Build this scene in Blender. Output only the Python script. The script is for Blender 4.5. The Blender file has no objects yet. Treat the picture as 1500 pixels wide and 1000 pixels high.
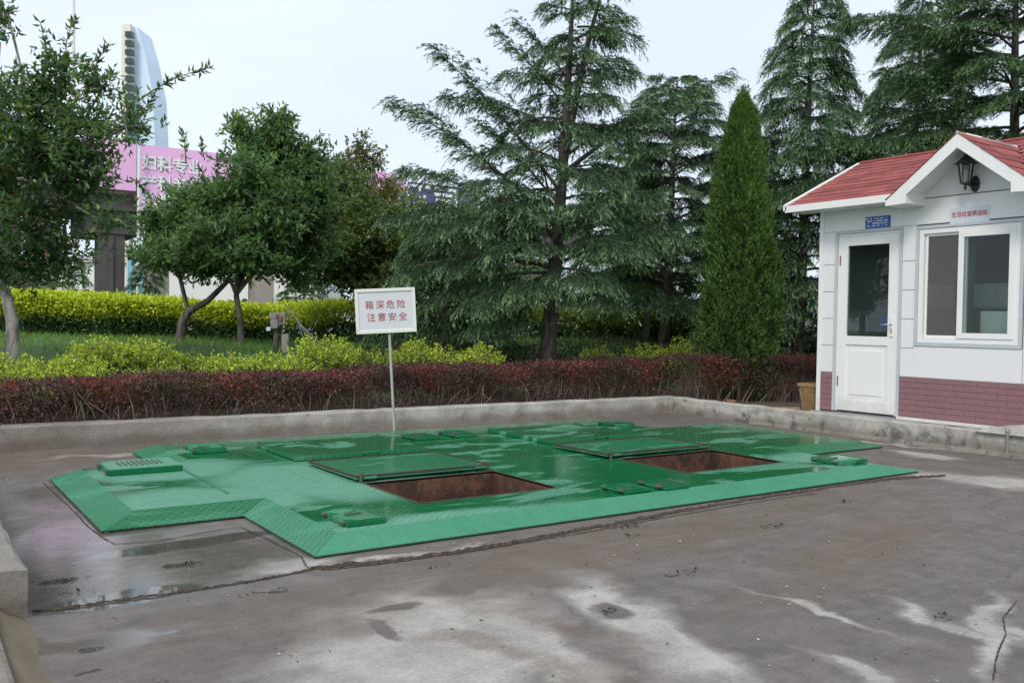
import bpy, math, random
import numpy as np
from mathutils import Matrix, Vector
rng = np.random.default_rng(7); random.seed(7)
S = bpy.context.scene
col = S.collection

# ------------------------------------------------------------------ camera
HC = 1.22
FPX, PIT, ROLL, YAW = 1323.7, 0.02117, 0.01719, 0.60731
FW = np.array([math.sin(YAW)*math.cos(PIT), math.cos(YAW)*math.cos(PIT), -math.sin(PIT)])
_r0 = np.array([math.cos(YAW), -math.sin(YAW), 0.0]); _u0 = np.cross(_r0, FW)
RT = _r0*math.cos(ROLL)+_u0*math.sin(ROLL); UP = -_r0*math.sin(ROLL)+_u0*math.cos(ROLL)
CAM = np.array([0, 0, HC])
cd = bpy.data.cameras.new('camera'); cam = bpy.data.objects.new('camera', cd); col.objects.link(cam)
cd.sensor_width = 36; cd.lens = 36*FPX/1500; cd.clip_start = .05; cd.clip_end = 2000
cam.matrix_world = Matrix(((RT[0], UP[0], -FW[0], 0), (RT[1], UP[1], -FW[1], 0), (RT[2], UP[2], -FW[2], HC), (0, 0, 0, 1)))
S.camera = cam
def ray(x, y): return FW+RT*(x-750)/FPX-UP*(y-500)/FPX
def G(x, y, z=0.):                       # pixel -> point on the level z
    d = ray(x, y); return CAM+d*((z-HC)/d[2])
def at(x, y, depth): return CAM+ray(x, y)*depth
def PX(p):
    v = np.asarray(p, float)-CAM; z = v@FW; return 750+FPX*(v@RT)/z, 500-FPX*(v@UP)/z

# ------------------------------------------------------------------ sky, sun, exposure
SUN_EL, SUN_AZ = math.radians(46), math.radians(234)      # azimuth clockwise from +Y
w = bpy.data.worlds.new('World'); S.world = w; w.use_nodes = True
nt = w.node_tree; nt.nodes.clear()
out = nt.nodes.new('ShaderNodeOutputWorld'); bg = nt.nodes.new('ShaderNodeBackground')
sky = nt.nodes.new('ShaderNodeTexSky'); sky.sky_type = 'NISHITA'; sky.sun_disc = False
sky.sun_elevation = SUN_EL; sky.sun_rotation = SUN_AZ; sky.air_density = 1.3; sky.dust_density = 4.0; sky.ozone_density = 1.5
hsv = nt.nodes.new('ShaderNodeHueSaturation'); hsv.inputs['Saturation'].default_value = .45; hsv.inputs['Value'].default_value = 1.0
# thin high overcast veil: even pale layer with faint cloud texture over the Nishita sky
tc = nt.nodes.new('ShaderNodeTexCoord'); nz = nt.nodes.new('ShaderNodeTexNoise'); nz.inputs['Scale'].default_value = 2.2; nz.inputs['Detail'].default_value = 5
mp = nt.nodes.new('ShaderNodeMapping'); mp.inputs['Scale'].default_value = (1, 1, 3)
nt.links.new(tc.outputs['Generated'], mp.inputs[0]); nt.links.new(mp.outputs[0], nz.inputs[0])
rmp = nt.nodes.new('ShaderNodeValToRGB'); rmp.color_ramp.elements[0].position = .35; rmp.color_ramp.elements[1].position = .75
rmp.color_ramp.elements[0].color = (6.2, 7.1, 8.4, 1); rmp.color_ramp.elements[1].color = (7.4, 8.1, 9.0, 1)
nt.links.new(nz.outputs[0], rmp.inputs[0])
mxs = nt.nodes.new('ShaderNodeMixRGB'); mxs.inputs[0].default_value = .8
nt.links.new(sky.outputs[0], hsv.inputs['Color']); nt.links.new(hsv.outputs[0], mxs.inputs[1]); nt.links.new(rmp.outputs[0], mxs.inputs[2])
nt.links.new(mxs.outputs[0], bg.inputs[0]); bg.inputs[1].default_value = .12; nt.links.new(bg.outputs[0], out.inputs[0])
sl = bpy.data.lights.new('sun', 'SUN'); sl.energy = 1.5; sl.angle = math.radians(14); sl.color = (1, .95, .87)
so = bpy.data.objects.new('sun', sl); col.objects.link(so)
sd = Vector((math.sin(SUN_AZ)*math.cos(SUN_EL), math.cos(SUN_AZ)*math.cos(SUN_EL), math.sin(SUN_EL)))
so.rotation_euler = sd.to_track_quat('Z', 'Y').to_euler(); so.location = (0, 0, 30)
S.view_settings.view_transform = 'Standard'; S.view_settings.look = 'None'; S.view_settings.gamma = 1; S.view_settings.exposure = 0.25

# ------------------------------------------------------------------ helpers
def tag(o, label=None, cat=None, group=None, kind=None):
    for k, v in (('label', label), ('category', cat), ('group', group), ('kind', kind)):
        if v: o[k] = v
    return o
def wloc(o):
    v = np.zeros(3)
    while o is not None: v = v+np.array(o.location); o = o.parent
    return v
def empty(name, loc, label=None, cat=None, group=None):
    o = bpy.data.objects.new(name, None); col.objects.link(o); o.location = tuple(loc); o.empty_display_size = .2
    return tag(o, label, cat, group)
def link_mesh(name, me, mat, parent=None, loc=(0, 0, 0)):
    o = bpy.data.objects.new(name, me); col.objects.link(o)
    if mat is not None and not me.materials: me.materials.append(mat)
    if parent is not None: o.parent = parent
    o.location = loc
    return o
class MB:
    def __init__(s): s.v = []; s.f = []
    def poly(s, pts):
        n = len(s.v); s.v += [tuple(p) for p in pts]; s.f.append(tuple(range(n, n+len(pts)))); return s
    def hexa(s, a, b):                                    # a: 4 bottom pts, b: 4 top pts
        n = len(s.v); s.v += [tuple(p) for p in a]+[tuple(p) for p in b]
        s.f += [(n+3, n+2, n+1, n), (n+4, n+5, n+6, n+7)]+[(n+i, n+(i+1) % 4, n+4+(i+1) % 4, n+4+i) for i in range(4)]; return s
    def box(s, x0, x1, y0, y1, z0, z1):
        return s.hexa([(x0, y0, z0), (x1, y0, z0), (x1, y1, z0), (x0, y1, z0)], [(x0, y0, z1), (x1, y0, z1), (x1, y1, z1), (x0, y1, z1)])
    def prism(s, pts, vec):                                # closed polygon extruded by vec
        n = len(s.v); k = len(pts); vec = np.array(vec)
        s.v += [tuple(p) for p in pts]+[tuple(np.array(p)+vec) for p in pts]
        s.f += [tuple(range(n+k-1, n-1, -1)), tuple(range(n+k, n+2*k))]+[(n+i, n+(i+1) % k, n+k+(i+1) % k, n+k+i) for i in range(k)]; return s
    def tube(s, pts, rad, seg=8, cap=True):
        pts = [np.array(p, float) for p in pts]; n0 = len(s.v); m = len(pts)
        if np.isscalar(rad): rad = [rad]*m
        ref = None
        for i, p in enumerate(pts):
            t = pts[min(i+1, m-1)]-pts[max(i-1, 0)]; t = t/(np.linalg.norm(t)+1e-9)
            if ref is None:
                ref = np.array([0, 0, 1.]) if abs(t[2]) < .9 else np.array([1., 0, 0])
            a = np.cross(t, ref); a /= np.linalg.norm(a)+1e-9; b = np.cross(t, a); ref = -b if False else np.cross(a, t)
            for k in range(seg):
                an = 2*math.pi*k/seg; s.v.append(tuple(p+rad[i]*(a*math.cos(an)+b*math.sin(an))))
        for i in range(m-1):
            for k in range(seg):
                k2 = (k+1) % seg; s.f.append((n0+i*seg+k, n0+i*seg+k2, n0+(i+1)*seg+k2, n0+(i+1)*seg+k))
        if cap:
            s.f.append(tuple(n0+k for k in range(seg-1, -1, -1))); s.f.append(tuple(n0+(m-1)*seg+k for k in range(seg)))
        return s
    def lathe(s, c, prof, seg=12, axis='z'):
        n0 = len(s.v)
        for r, h in prof:
            for k in range(seg):
                a = 2*math.pi*k/seg; s.v.append((c[0]+r*math.cos(a), c[1]+r*math.sin(a), c[2]+h))
        for i in range(len(prof)-1):
            for k in range(seg):
                k2 = (k+1) % seg; s.f.append((n0+i*seg+k, n0+i*seg+k2, n0+(i+1)*seg+k2, n0+(i+1)*seg+k))
        return s
    def build(s, name, mat, parent=None, base=None, bevel=0, smooth=False):
        v = np.array(s.v, float)
        o0 = wloc(parent) if parent is not None else (np.array(base, float) if base is not None else np.zeros(3))
        v = v-o0
        me = bpy.data.meshes.new(name); me.from_pydata([tuple(p) for p in v], [], s.f)
        if smooth: me.polygons.foreach_set('use_smooth', [True]*len(me.polygons))
        o = link_mesh(name, me, mat, parent, (0, 0, 0) if parent is not None else tuple(o0))
        if bevel:
            b = o.modifiers.new('bevel', 'BEVEL'); b.width = bevel; b.segments = 2; b.limit_method = 'ANGLE'
        return o
def tris_mesh(name, V, F, C, mat, parent=None, kind=None):
    """V (n,3) world, F (m,k) ints, C (n,3) leaf colour"""
    o0 = wloc(parent) if parent is not None else np.zeros(3)
    me = bpy.data.meshes.new(name); V = (V-o0).astype(np.float32); k = F.shape[1]
    me.vertices.add(len(V)); me.vertices.foreach_set('co', V.ravel())
    me.loops.add(F.size); me.loops.foreach_set('vertex_index', F.ravel().astype(np.int32))
    me.polygons.add(len(F)); me.polygons.foreach_set('loop_start', np.arange(0, F.size, k, dtype=np.int32))
    me.update(calc_edges=True)
    if C is not None:
        at_ = me.attributes.new('col', 'FLOAT_COLOR', 'POINT')
        at_.data.foreach_set('color', np.c_[C, np.ones(len(C))].astype(np.float32).ravel())
    o = link_mesh(name, me, mat, parent)
    if kind: o['kind'] = kind
    return o

# ------------------------------------------------------------------ materials
class NT:
    def __init__(s, name):
        s.m = bpy.data.materials.new(name); s.m.use_nodes = True; s.t = s.m.node_tree
        s.b = s.t.nodes['Principled BSDF']; s.o = s.t.nodes['Material Output']
        s.g = s.t.nodes.new('ShaderNodeNewGeometry'); s.pos = s.g.outputs['Position']
    def n(s, ty, **kw):
        nd = s.t.nodes.new('ShaderNode'+ty)
        for k, v in kw.items():
            if k.startswith('i_'): nd.inputs[k[2:].replace('_', ' ')].default_value = v
            else: setattr(nd, k, v)
        return nd
    def L(s, a, b): s.t.links.new(a, b)
    def setin(s, sock, v):
        if hasattr(v, 'is_linked'): s.L(v, sock)
        elif sock.type == 'RGBA' and len(v) == 3: sock.default_value = (*v, 1)
        else: sock.default_value = v
    def math(s, op, a, b=0., c=None, clamp=False):
        nd = s.n('Math', operation=op, use_clamp=clamp); s.setin(nd.inputs[0], a); s.setin(nd.inputs[1], b)
        if c is not None: s.setin(nd.inputs[2], c)
        return nd.outputs[0]
    def noise(s, scale, detail=4, rough=.55, dist=0., vec=None, stretch=None):
        nd = s.n('TexNoise'); nd.inputs['Scale'].default_value = scale; nd.inputs['Detail'].default_value = detail
        nd.inputs['Roughness'].default_value = rough; nd.inputs['Distortion'].default_value = dist
        v = vec if vec is not None else s.pos
        if stretch:
            mp = s.n('Mapping'); mp.inputs['Scale'].default_value = stretch[:3]
            if len(stretch) > 3: mp.inputs['Rotation'].default_value = (0, 0, stretch[3])
            s.L(v, mp.inputs[0]); v = mp.outputs[0]
        s.L(v, nd.inputs['Vector']); return nd.outputs['Fac']
    def ramp(s, v, stops):
        nd = s.n('ValToRGB'); cr = nd.color_ramp
        while len(cr.elements) < len(stops): cr.elements.new(.5)
        for e, (p, c) in zip(cr.elements, stops):
            e.position = p; e.color = (*c, 1) if not np.isscalar(c) else (c, c, c, 1)
        s.L(v, nd.inputs[0]); return nd.outputs[0]
    def step(s, v, lo, hi):
        nd = s.n('MapRange', interpolation_type='SMOOTHSTEP'); nd.inputs['From Min'].default_value = lo; nd.inputs['From Max'].default_value = hi
        s.setin(nd.inputs['Value'], v); return nd.outputs[0]
    def mix(s, f, a, b, mode='MIX'):
        nd = s.n('MixRGB', blend_type=mode); s.setin(nd.inputs[0], f); s.setin(nd.inputs[1], a); s.setin(nd.inputs[2], b); return nd.outputs[0]
    def bump(s, h, strength=.3, dist=.01, prev=None):
        nd = s.n('Bump'); nd.inputs['Strength'].default_value = strength; nd.inputs['Distance'].default_value = dist
        s.L(h, nd.inputs['Height'])
        if prev is not None: s.L(prev, nd.inputs['Normal'])
        return nd.outputs[0]
    def fin(s, color=None, rough=None, normal=None, metal=None, spec=None):
        if color is not None: s.setin(s.b.inputs['Base Color'], color)
        if rough is not None: s.setin(s.b.inputs['Roughness'], rough)
        if normal is not None: s.L(normal, s.b.inputs['Normal'])
        if metal is not None: s.setin(s.b.inputs['Metallic'], metal)
        if spec is not None: s.setin(s.b.inputs['Specular IOR Level'], spec)
        return s.m
    def blobs(s, lst, warp=.35, wscale=2.2, soft=.35):
        """max of soft-edged ellipses (cx,cy,rx,ry,angle) on the ground, edges warped by noise"""
        nz = s.n('TexNoise'); nz.inputs['Scale'].default_value = wscale; nz.inputs['Detail'].default_value = 5; s.L(s.pos, nz.inputs['Vector'])
        sub = s.n('VectorMath', operation='SUBTRACT'); s.L(nz.outputs['Color'], sub.inputs[0]); sub.inputs[1].default_value = (.5, .5, .5)
        sc = s.n('VectorMath', operation='SCALE'); s.L(sub.outputs[0], sc.inputs[0]); sc.inputs['Scale'].default_value = warp
        ad = s.n('VectorMath', operation='ADD'); s.L(s.pos, ad.inputs[0]); s.L(sc.outputs[0], ad.inputs[1])
        res = None
        for cx, cy, rx, ry, a in lst:
            mp = s.n('Mapping', vector_type='TEXTURE'); mp.inputs['Location'].default_value = (cx, cy, 0); mp.inputs['Rotation'].default_value = (0, 0, a)
            mp.inputs['Scale'].default_value = (rx, ry, 1000); s.L(ad.outputs[0], mp.inputs[0])
            ln = s.n('VectorMath', operation='LENGTH'); s.L(mp.outputs[0], ln.inputs[0])
            e = s.step(ln.outputs['Value'], 1+soft, 1-soft)
            res = e if res is None else s.math('MAXIMUM', res, e)
        return res
def plain(name, color, rough=.5, var=.12, scale=6., bump=.0, metal=0, spec=None, bscale=60):
    n = NT(name); f = n.noise(scale, 5)
    a = tuple(c*(1-var) for c in color); b = tuple(min(1, c*(1+var)) for c in color)
    c = n.mix(f, a, b)
    nm = n.bump(n.noise(bscale, 4), bump, .004) if bump else None
    return n.fin(c, rough, nm, metal, spec)
def foliage_mat(name, trans=.35, rough=.5):
    n = NT(name); a = n.n('Attribute', attribute_name='col')
    rn = n.g.outputs['Random Per Island']; v = n.ramp(rn, [(0, .72), (1, 1.25)])
    c = n.mix(1., a.outputs['Color'], v, 'MULTIPLY')
    n.fin(c, rough); n.b.inputs['Specular IOR Level'].default_value = .35
    tr = n.n('BsdfTranslucent'); c2 = n.mix(1., c, (1.15, 1.25, .55), 'MULTIPLY'); n.L(c2, tr.inputs[0])
    mx = n.n('MixShader'); mx.inputs[0].default_value = trans
    n.L(n.b.outputs[0], mx.inputs[1]); n.L(tr.outputs[0], mx.inputs[2]); n.L(mx.outputs[0], n.o.inputs[0])
    return n.m
M = {}
M['leaf'] = foliage_mat('leaf', .45, .38)
M['needle'] = foliage_mat('needle', .18, .6)
M['hedge'] = foliage_mat('hedge_leaf', .3, .55)
def bark(name, a, b):
    n = NT(name); f = n.noise(14, 6, stretch=(1, 1, .35)); f = n.math('MULTIPLY', n.step(f, .32, .68), n.math('ADD', n.noise(70, 4), .4), clamp=True); c = n.mix(f, a, b)
    nm = n.bump(n.noise(45, 5, stretch=(1, 1, .3)), 1., .02)
    return n.fin(c, .85, nm)
M['bark'] = bark('bark', (.045, .038, .032), (.16, .135, .115))
M['bark_pale'] = bark('bark_pale', (.11, .10, .09), (.34, .32, .29))
M['stick'] = plain('stick', (.15, .105, .08), .8, .4, 20)
M['pale_stick'] = plain('pale_stick', (.34, .27, .21), .8, .3, 20)
# painted steel with checker-plate relief
def green_paint(name, dusty, tread=True, dark=0., extra=None, low=False):
    n = NT(name)
    pale = n.step(n.noise(1.1, 6, .6, .6, stretch=(1., 2.6, 1, .12)), .53, .60)
    if low: pale = n.math('MULTIPLY', pale, .3)
    if extra: pale = n.math('MAXIMUM', n.math('MULTIPLY', pale, .75), n.blobs(extra, .5, 1.6, .3))
    pale = n.math('MAXIMUM', pale, dusty) if dusty else pale
    spots = n.step(n.noise(26, 4), .62, .75)
    g1 = n.mix(n.noise(3., 4), (.003, .105, .034), (.006, .165, .058))
    g2 = n.mix(n.noise(9., 5), (.032, .205, .105), (.072, .285, .165))
    if tread and not dusty: g2 = n.mix(n.noise(9., 5), (.075, .255, .15), (.15, .36, .25))
    c = n.mix(pale, g1, g2); c = n.mix(n.math('MULTIPLY', spots, .25), c, (.16, .38, .27))
    if not tread: c = n.mix(n.math('MULTIPLY', n.step(n.noise(2.3, 7, .65, .5), .42, .66), .45), c, (.035, .21, .11)); c = n.mix(1., c, n.ramp(n.noise(40, 5, .7), [(.25, .80), (.75, 1.15)]), 'MULTIPLY')
    rustf = n.step(n.noise(5.5, 8, .7), .70, .80); c = n.mix(n.math('MULTIPLY', rustf, .5), c, (.10, .06, .03))
    r = n.math('MULTIPLY_ADD', pale, .34, .09); r = n.math('MULTIPLY_ADD', n.noise(13, 4), .16, n.math('SUBTRACT', r, .05))
    if low: r = n.math('ADD', r, .3)
    nm = n.bump(n.noise(7, 3), .12, .01)
    if tread:
        s = 1/.044
        sep = n.n('SeparateXYZ'); n.L(n.pos, sep.inputs[0])
        x, y = sep.outputs[0], sep.outputs[1]
        u = n.math('MULTIPLY', n.math('ADD', x, y), s*.7071); v = n.math('MULTIPLY', n.math('SUBTRACT', x, y), s*.7071)
        fu = n.math('FRACT', u); fv = n.math('FRACT', v)
        par = n.math('MODULO', n.math('ADD', n.math('FLOOR', u), n.math('FLOOR', v)), 2.0); par = n.math('ABSOLUTE', par)
        du = n.math('ABSOLUTE', n.math('SUBTRACT', fu, .5)); dv = n.math('ABSOLUTE', n.math('SUBTRACT', fv, .5))
        e1 = n.math('ADD', n.math('MULTIPLY', du, 2.0), n.math('MULTIPLY', dv, 5.5)); e2 = n.math('ADD', n.math('MULTIPLY', du, 5.5), n.math('MULTIPLY', dv, 2.0))
        mxn = n.n('Mix', data_type='FLOAT'); n.L(par, mxn.inputs[0]); n.L(e1, mxn.inputs[2]); n.L(e2, mxn.inputs[3])
        h = n.step(mxn.outputs[0], 1.05, .6)
        nm = n.bump(h, 1., .007, nm)
    return n.fin(c, r, nm, 0, .28)
def gb(pts):                                              # blob list from pixels: (px,py,rx,ry,angle)
    return [(*G(p[0], p[1], .07)[:2], p[2], p[3], p[4]) for p in pts]
M['deck'] = green_paint('deck_green_paint', 0, True, extra=gb([(470, 700, .8, .8, 0), (300, 735, .7, .5, 0), (560, 775, 1.4, .22, 0), (250, 690, .6, .4, 0), (1180, 668, .5, .3, 0), (900, 735, 1.6, .06, 0)]))
M['ramp'] = green_paint('ramp_green_paint', .6, True); M['ramp_dark'] = green_paint('ramp_shaded_green_paint', 0, True, low=True)  # ramp_dark: same paint, the darker look of two ramp faces put into its colour
M['ramp_worn'] = green_paint('ramp_worn_green_paint', 1.0, False)
M['lid'] = green_paint('lid_green_paint', 0, False)
M['lid_in'] = green_paint('lid_underside_green_paint', .35, False)
def rust():
    n = NT('rusty_pit_steel')
    c = n.ramp(n.noise(5, 8, .7, .5), [(.3, (.022, .015, .013)), (.48, (.065, .030, .02)), (.58, (.15, .062, .03)), (.72, (.06, .042, .034))])
    g = n.step(n.noise(7, 6, .7), .60, .66); c = n.mix(n.math('MULTIPLY', g, .7), c, (.05, .14, .07))
    return n.fin(c, .8, n.bump(n.noise(30, 6), .5, .01))
M['rust'] = rust()
M['edge_rust'] = plain('rusty_edge', (.06, .045, .03), .75, .5, 9)
M['refuse'] = plain('pit_refuse', (.05, .04, .035), .9, .6, 12, .8)
M['hinge'] = plain('hinge_steel', (.10, .11, .08), .55, .5, 30, 0, .3)
# concrete
def concrete_floor():
    n = NT('wet_concrete')
    def P(l): return [(*G(p[0], p[1])[:2], p[2], p[3], p[4]) for p in l]
    def ST(l):
        r = []
        for x0, y0, x1, y1, w_ in l:
            a, b_ = G(x0, y0)[:2], G(x1, y1)[:2]; c_ = (a+b_)/2; d_ = b_-a; r.append((c_[0], c_[1], np.linalg.norm(d_)/2, w_, math.atan2(d_[1], d_[0])))
        return r
    dry = n.blobs(ST([(665, 855, 470, 1050, .34), (755, 872, 650, 1070, .28), (600, 940, 560, 1060, .4), (760, 885, 930, 1060, .15), (830, 838, 1120, 1040, .15), (900, 870, 1060, 1020, .16), (1080, 865, 1300, 925, .045), (1180, 955, 1300, 1010, .06), (1300, 880, 1480, 940, .07), (1465, 880, 1440, 990, .07), (1380, 700, 1560, 712, .30), (1300, 660, 1400, 672, .16), (1180, 640, 1500, 668, .05), (1330, 690, 1420, 705, .2), (370, 838, 470, 815, .13), (480, 826, 700, 796, .05), (60, 672, 330, 655, .10)]), .6, 2.6, .5)
    dark = n.blobs(P([(585, 890, .13, .05, 0), (570, 920, .035, .13, .1), (895, 895, .08, .09, 0), (690, 850, .30, .16, .2), (1380, 905, .08, .06, 0)]), .25, 4., .3)
    brown = n.blobs(P([(780, 900, .10, .45, .35), (60, 675, 2.0, .6, 0), (720, 960, .08, .3, .4), (880, 985, .08, .3, .45), (1270, 800, 1.3, .25, .3), (960, 780, 2.6, .4, .1)]), .7, 2.4, .6)
    shine = n.blobs(P([(220, 835, .95, .5, .1), (120, 790, .6, .7, 0), (110, 870, .5, .3, 0), (80, 730, .4, .7, 0), (300, 810, .6, .35, 0), (120, 940, .35, .12, 0)]), .6, 2.2, .5)
    pud = n.blobs(P([(135, 950, .045, .030, 0), (252, 923, .05, .022, 0), (92, 850, .10, .045, .2), (265, 827, .10, .035, 0), (130, 985, .05, .015, 0), (975, 763 - 12, .12, .03, .1), (270, 797, .55, .10, .1), (185, 875, .35, .12, .1)]), .10, 9., .18)
    stain = n.step(n.noise(1.6, 7, .62, .4), .40, .62)
    fine = n.noise(55, 6, .7); mid = n.noise(7, 7, .65); streak = n.noise(4, 6, .6, .3, stretch=(.5, 3.5, 1, .25))
    wet = n.math('SUBTRACT', 1., dry, clamp=True); wet = n.math('MAXIMUM', wet, dark)
    cw = n.ramp(mid, [(.25, (.088, .076, .068)), (.75, (.165, .143, .127))])
    cd_ = n.ramp(mid, [(.25, (.31, .29, .26)), (.75, (.48, .455, .415))])
    wet = n.math('ADD', wet, n.math('MULTIPLY', n.math('SUBTRACT', n.noise(3.3, 8, .7, .3), .5), 1.1), clamp=True); wet = n.math('MAXIMUM', wet, dark)
    c = n.mix(wet, cd_, cw)
    tide = n.math('MULTIPLY', n.math('MULTIPLY', wet, n.math('SUBTRACT', 1., wet)), 1.3); c = n.mix(tide, c, (.13, .105, .085))
    c = n.mix(n.math('MULTIPLY', stain, .28), c, (.19, .165, .15))
    c = n.mix(n.math('MULTIPLY', brown, .45), c, (.13, .088, .055))
    c = n.mix(n.math('MULTIPLY', n.step(streak, .45, .75), .3), c, n.mix(wet, (.44, .41, .37), (.21, .19, .178)))
    c = n.mix(1., c, n.ramp(fine, [(.2, .72), (.8, 1.22)]), 'MULTIPLY')
    c = n.mix(1., c, n.ramp(n.noise(260, 2, .8), [(.3, .70), (.7, 1.28)]), 'MULTIPLY')
    specks = n.step(n.noise(130, 2), .70, .74); c = n.mix(n.math('MULTIPLY', specks, .5), c, (.45, .43, .40))
    pits = n.step(n.noise(90, 3), .30, .25); c = n.mix(n.math('MULTIPLY', pits, .6), c, (.04, .035, .03))
    moss = n.step(n.noise(3.1, 6, .65), .64, .74); c = n.mix(n.math('MULTIPLY', moss, .35), c, (.07, .11, .085))
    c = n.mix(n.math('MULTIPLY', pud, .55), c, (.055, .055, .05))
    r = n.math('MULTIPLY_ADD', wet, -.14, .86); r = n.math('MULTIPLY_ADD', mid, .25, n.math('SUBTRACT', r, .12))
    rs = n.math('MULTIPLY_ADD', n.noise(9, 5, .6, .3, stretch=(.6, 2.5, 1)), .22, .02)
    r = n.mix(shine, r, rs); r = n.mix(pud, r, (.03, .03, .03))
    bs = n.n('Bump'); bs.inputs['Distance'].default_value = .006
    n.L(n.math('ADD', fine, n.math('MULTIPLY', mid, 1.2)), bs.inputs['Height'])
    n.L(n.math('MULTIPLY', n.math('SUBTRACT', 1., n.math('MAXIMUM', pud, n.math('MULTIPLY', shine, .92))), .35), bs.inputs['Strength'])
    return n.fin(c, r, bs.outputs[0], 0, n.math('MULTIPLY_ADD', shine, .6, .38))
M['floor'] = concrete_floor()
def concrete_wall():
    n = NT('kerb_concrete')
    f = n.noise(3.2, 7, .65, .3); c = n.ramp(f, [(.3, (.25, .235, .205)), (.6, (.47, .45, .41)), (.8, (.56, .54, .50))])
    sep = n.n('SeparateXYZ'); n.L(n.pos, sep.inputs[0])
    damp = n.step(n.math('ADD', sep.outputs[2], n.math('MULTIPLY', n.noise(2.2, 5), -.22)), .05, -.06)      # damp dirt line at the foot
    c = n.mix(n.math('MULTIPLY', damp, .6), c, (.12, .085, .06))
    bl = n.step(n.noise(6, 6, .7), .58, .70); c = n.mix(n.math('MULTIPLY', bl, .6), c, (.10, .095, .085))
    east = n.math('MULTIPLY', n.step(sep.outputs[0], 8.7, 8.9), n.step(sep.outputs[2], .24, .10)); b2 = n.step(n.noise(4.2, 7, .7, .4), .50, .62); c = n.mix(n.math('MULTIPLY', n.math('MULTIPLY', east, b2), .75), c, (.075, .07, .062))
    west = n.step(sep.outputs[0], 4.6, 1.5); c = n.mix(n.math('MULTIPLY', west, .6), c, (.13, .10, .078))
    c = n.mix(1., c, n.ramp(n.noise(70, 5), [(.2, .78), (.8, 1.15)]), 'MULTIPLY')
    return n.fin(c, .85, n.bump(n.math('ADD', n.noise(28, 6), n.noise(5, 3)), .45, .012))
M['kerb'] = concrete_wall()
def mud():
    n = NT('dried_mud'); c = n.ramp(n.noise(60, 5, .75), [(.32, (.025, .02, .016)), (.5, (.085, .062, .045)), (.68, (.16, .12, .09))]); return n.fin(c, .95, n.bump(n.noise(70, 5, .7), 1., .02))
M['mud'] = mud()
M['crack'] = plain('crack_dirt', (.045, .036, .028), .95, .4, 30)
M['sand'] = plain('sandy_mortar', (.17, .135, .09), .9, .3, 8, .8, bscale=30)
M['soil'] = plain('bed_soil', (.085, .062, .045), .95, .5, 9, 1., bscale=25)
def lawn():
    n = NT('lawn_ground')
    sep = n.n('SeparateXYZ'); n.L(n.pos, sep.inputs[0]); bed = n.step(n.math('ADD', sep.outputs[1], n.noise(1.5, 4)), 11.0, 10.5)
    c = n.ramp(n.noise(2.0, 6), [(.3, (.035, .075, .022)), (.6, (.06, .12, .03)), (.8, (.12, .10, .06))])
    c = n.mix(bed, c, n.mix(n.noise(9, 5), (.05, .036, .026), (.10, .075, .055)))
    return n.fin(c, .95, n.bump(n.noise(40, 5), .8, .02))
M['lawn'] = lawn()
# hut
def white_panel(name, c0):
    n = NT(name)
    sep = n.n('SeparateXYZ'); n.L(n.pos, sep.inputs[0])
    st = n.noise(9, 6, .6, stretch=(1, 1, .12)); c = n.mix(n.math('MULTIPLY', n.step(st, .55, .75), .22), c0, tuple(v*.72 for v in c0))
    c = n.mix(n.math('MULTIPLY', n.step(n.noise(38, 4), .70, .76), .4), c, (.35, .33, .28))
    splash = n.step(n.math('ADD', sep.outputs[2], n.math('MULTIPLY', n.noise(7, 6, .7), -.5)), .25, -.02); c = n.mix(n.math('MULTIPLY', splash, .4), c, (.42, .38, .32))
    drip = n.step(n.noise(16, 5, .7, stretch=(1, 1, .05)), .60, .72); c = n.mix(n.math('MULTIPLY', drip, .16), c, (.45, .43, .38))
    return n.fin(c, .42, n.bump(n.noise(3, 2), .05, .01))
M['panel'] = white_panel('white_wall_panel', (.77, .76, .765))
M['white'] = white_panel('white_upvc', (.81, .80, .775))
M['groove'] = plain('panel_groove', (.16, .15, .14), .8)
M['grey_trim'] = plain('grey_trim', (.50, .53, .56), .4)
M['brick'] = plain('maroon_cladding', (.255, .128, .138), .65, .13, 2.2, .15)
M['mortar'] = plain('cladding_joint', (.24, .20, .20), .8)
def shingle_mat():
    n = NT('red_shingle'); oi = n.n('ObjectInfo'); c = n.mix(n.noise(6, 6, .65), (.20, .045, .042), (.33, .085, .075)); c = n.mix(1., c, n.ramp(oi.outputs['Random'], [(0, .72), (1, 1.22)]), 'MULTIPLY')
    c = n.mix(n.math('MULTIPLY', n.step(n.noise(2.2, 7, .7), .55, .72), .35), c, (.20, .13, .11)); return n.fin(c, .9, n.bump(n.noise(150, 4), .5, .004))
M['shingle'] = shingle_mat()
M['alu'] = plain('dull_aluminium', (.50, .50, .50), .4, .25, 12, 0, .6)
M['chrome'] = plain('handle_metal', (.6, .6, .58), .3, .1, 10, 0, .8)
M['rust_spot'] = plain('rusty_hinge', (.22, .10, .06), .7, .4, 30)
M['black'] = plain('black_iron', (.018, .02, .022), .45, .3, 20)
M['interior'] = plain('hut_interior', (.26, .25, .23), .8)
M['cabinet'] = plain('cabinet_grey', (.70, .70, .65), .4, .2, 4)
M['teal'] = plain('teal_cloth', (.03, .12, .11), .8, .3, 9)
M['blue_cloth'] = plain('blue_cloth', (.01, .06, .35), .7, .25, 9)
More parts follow.
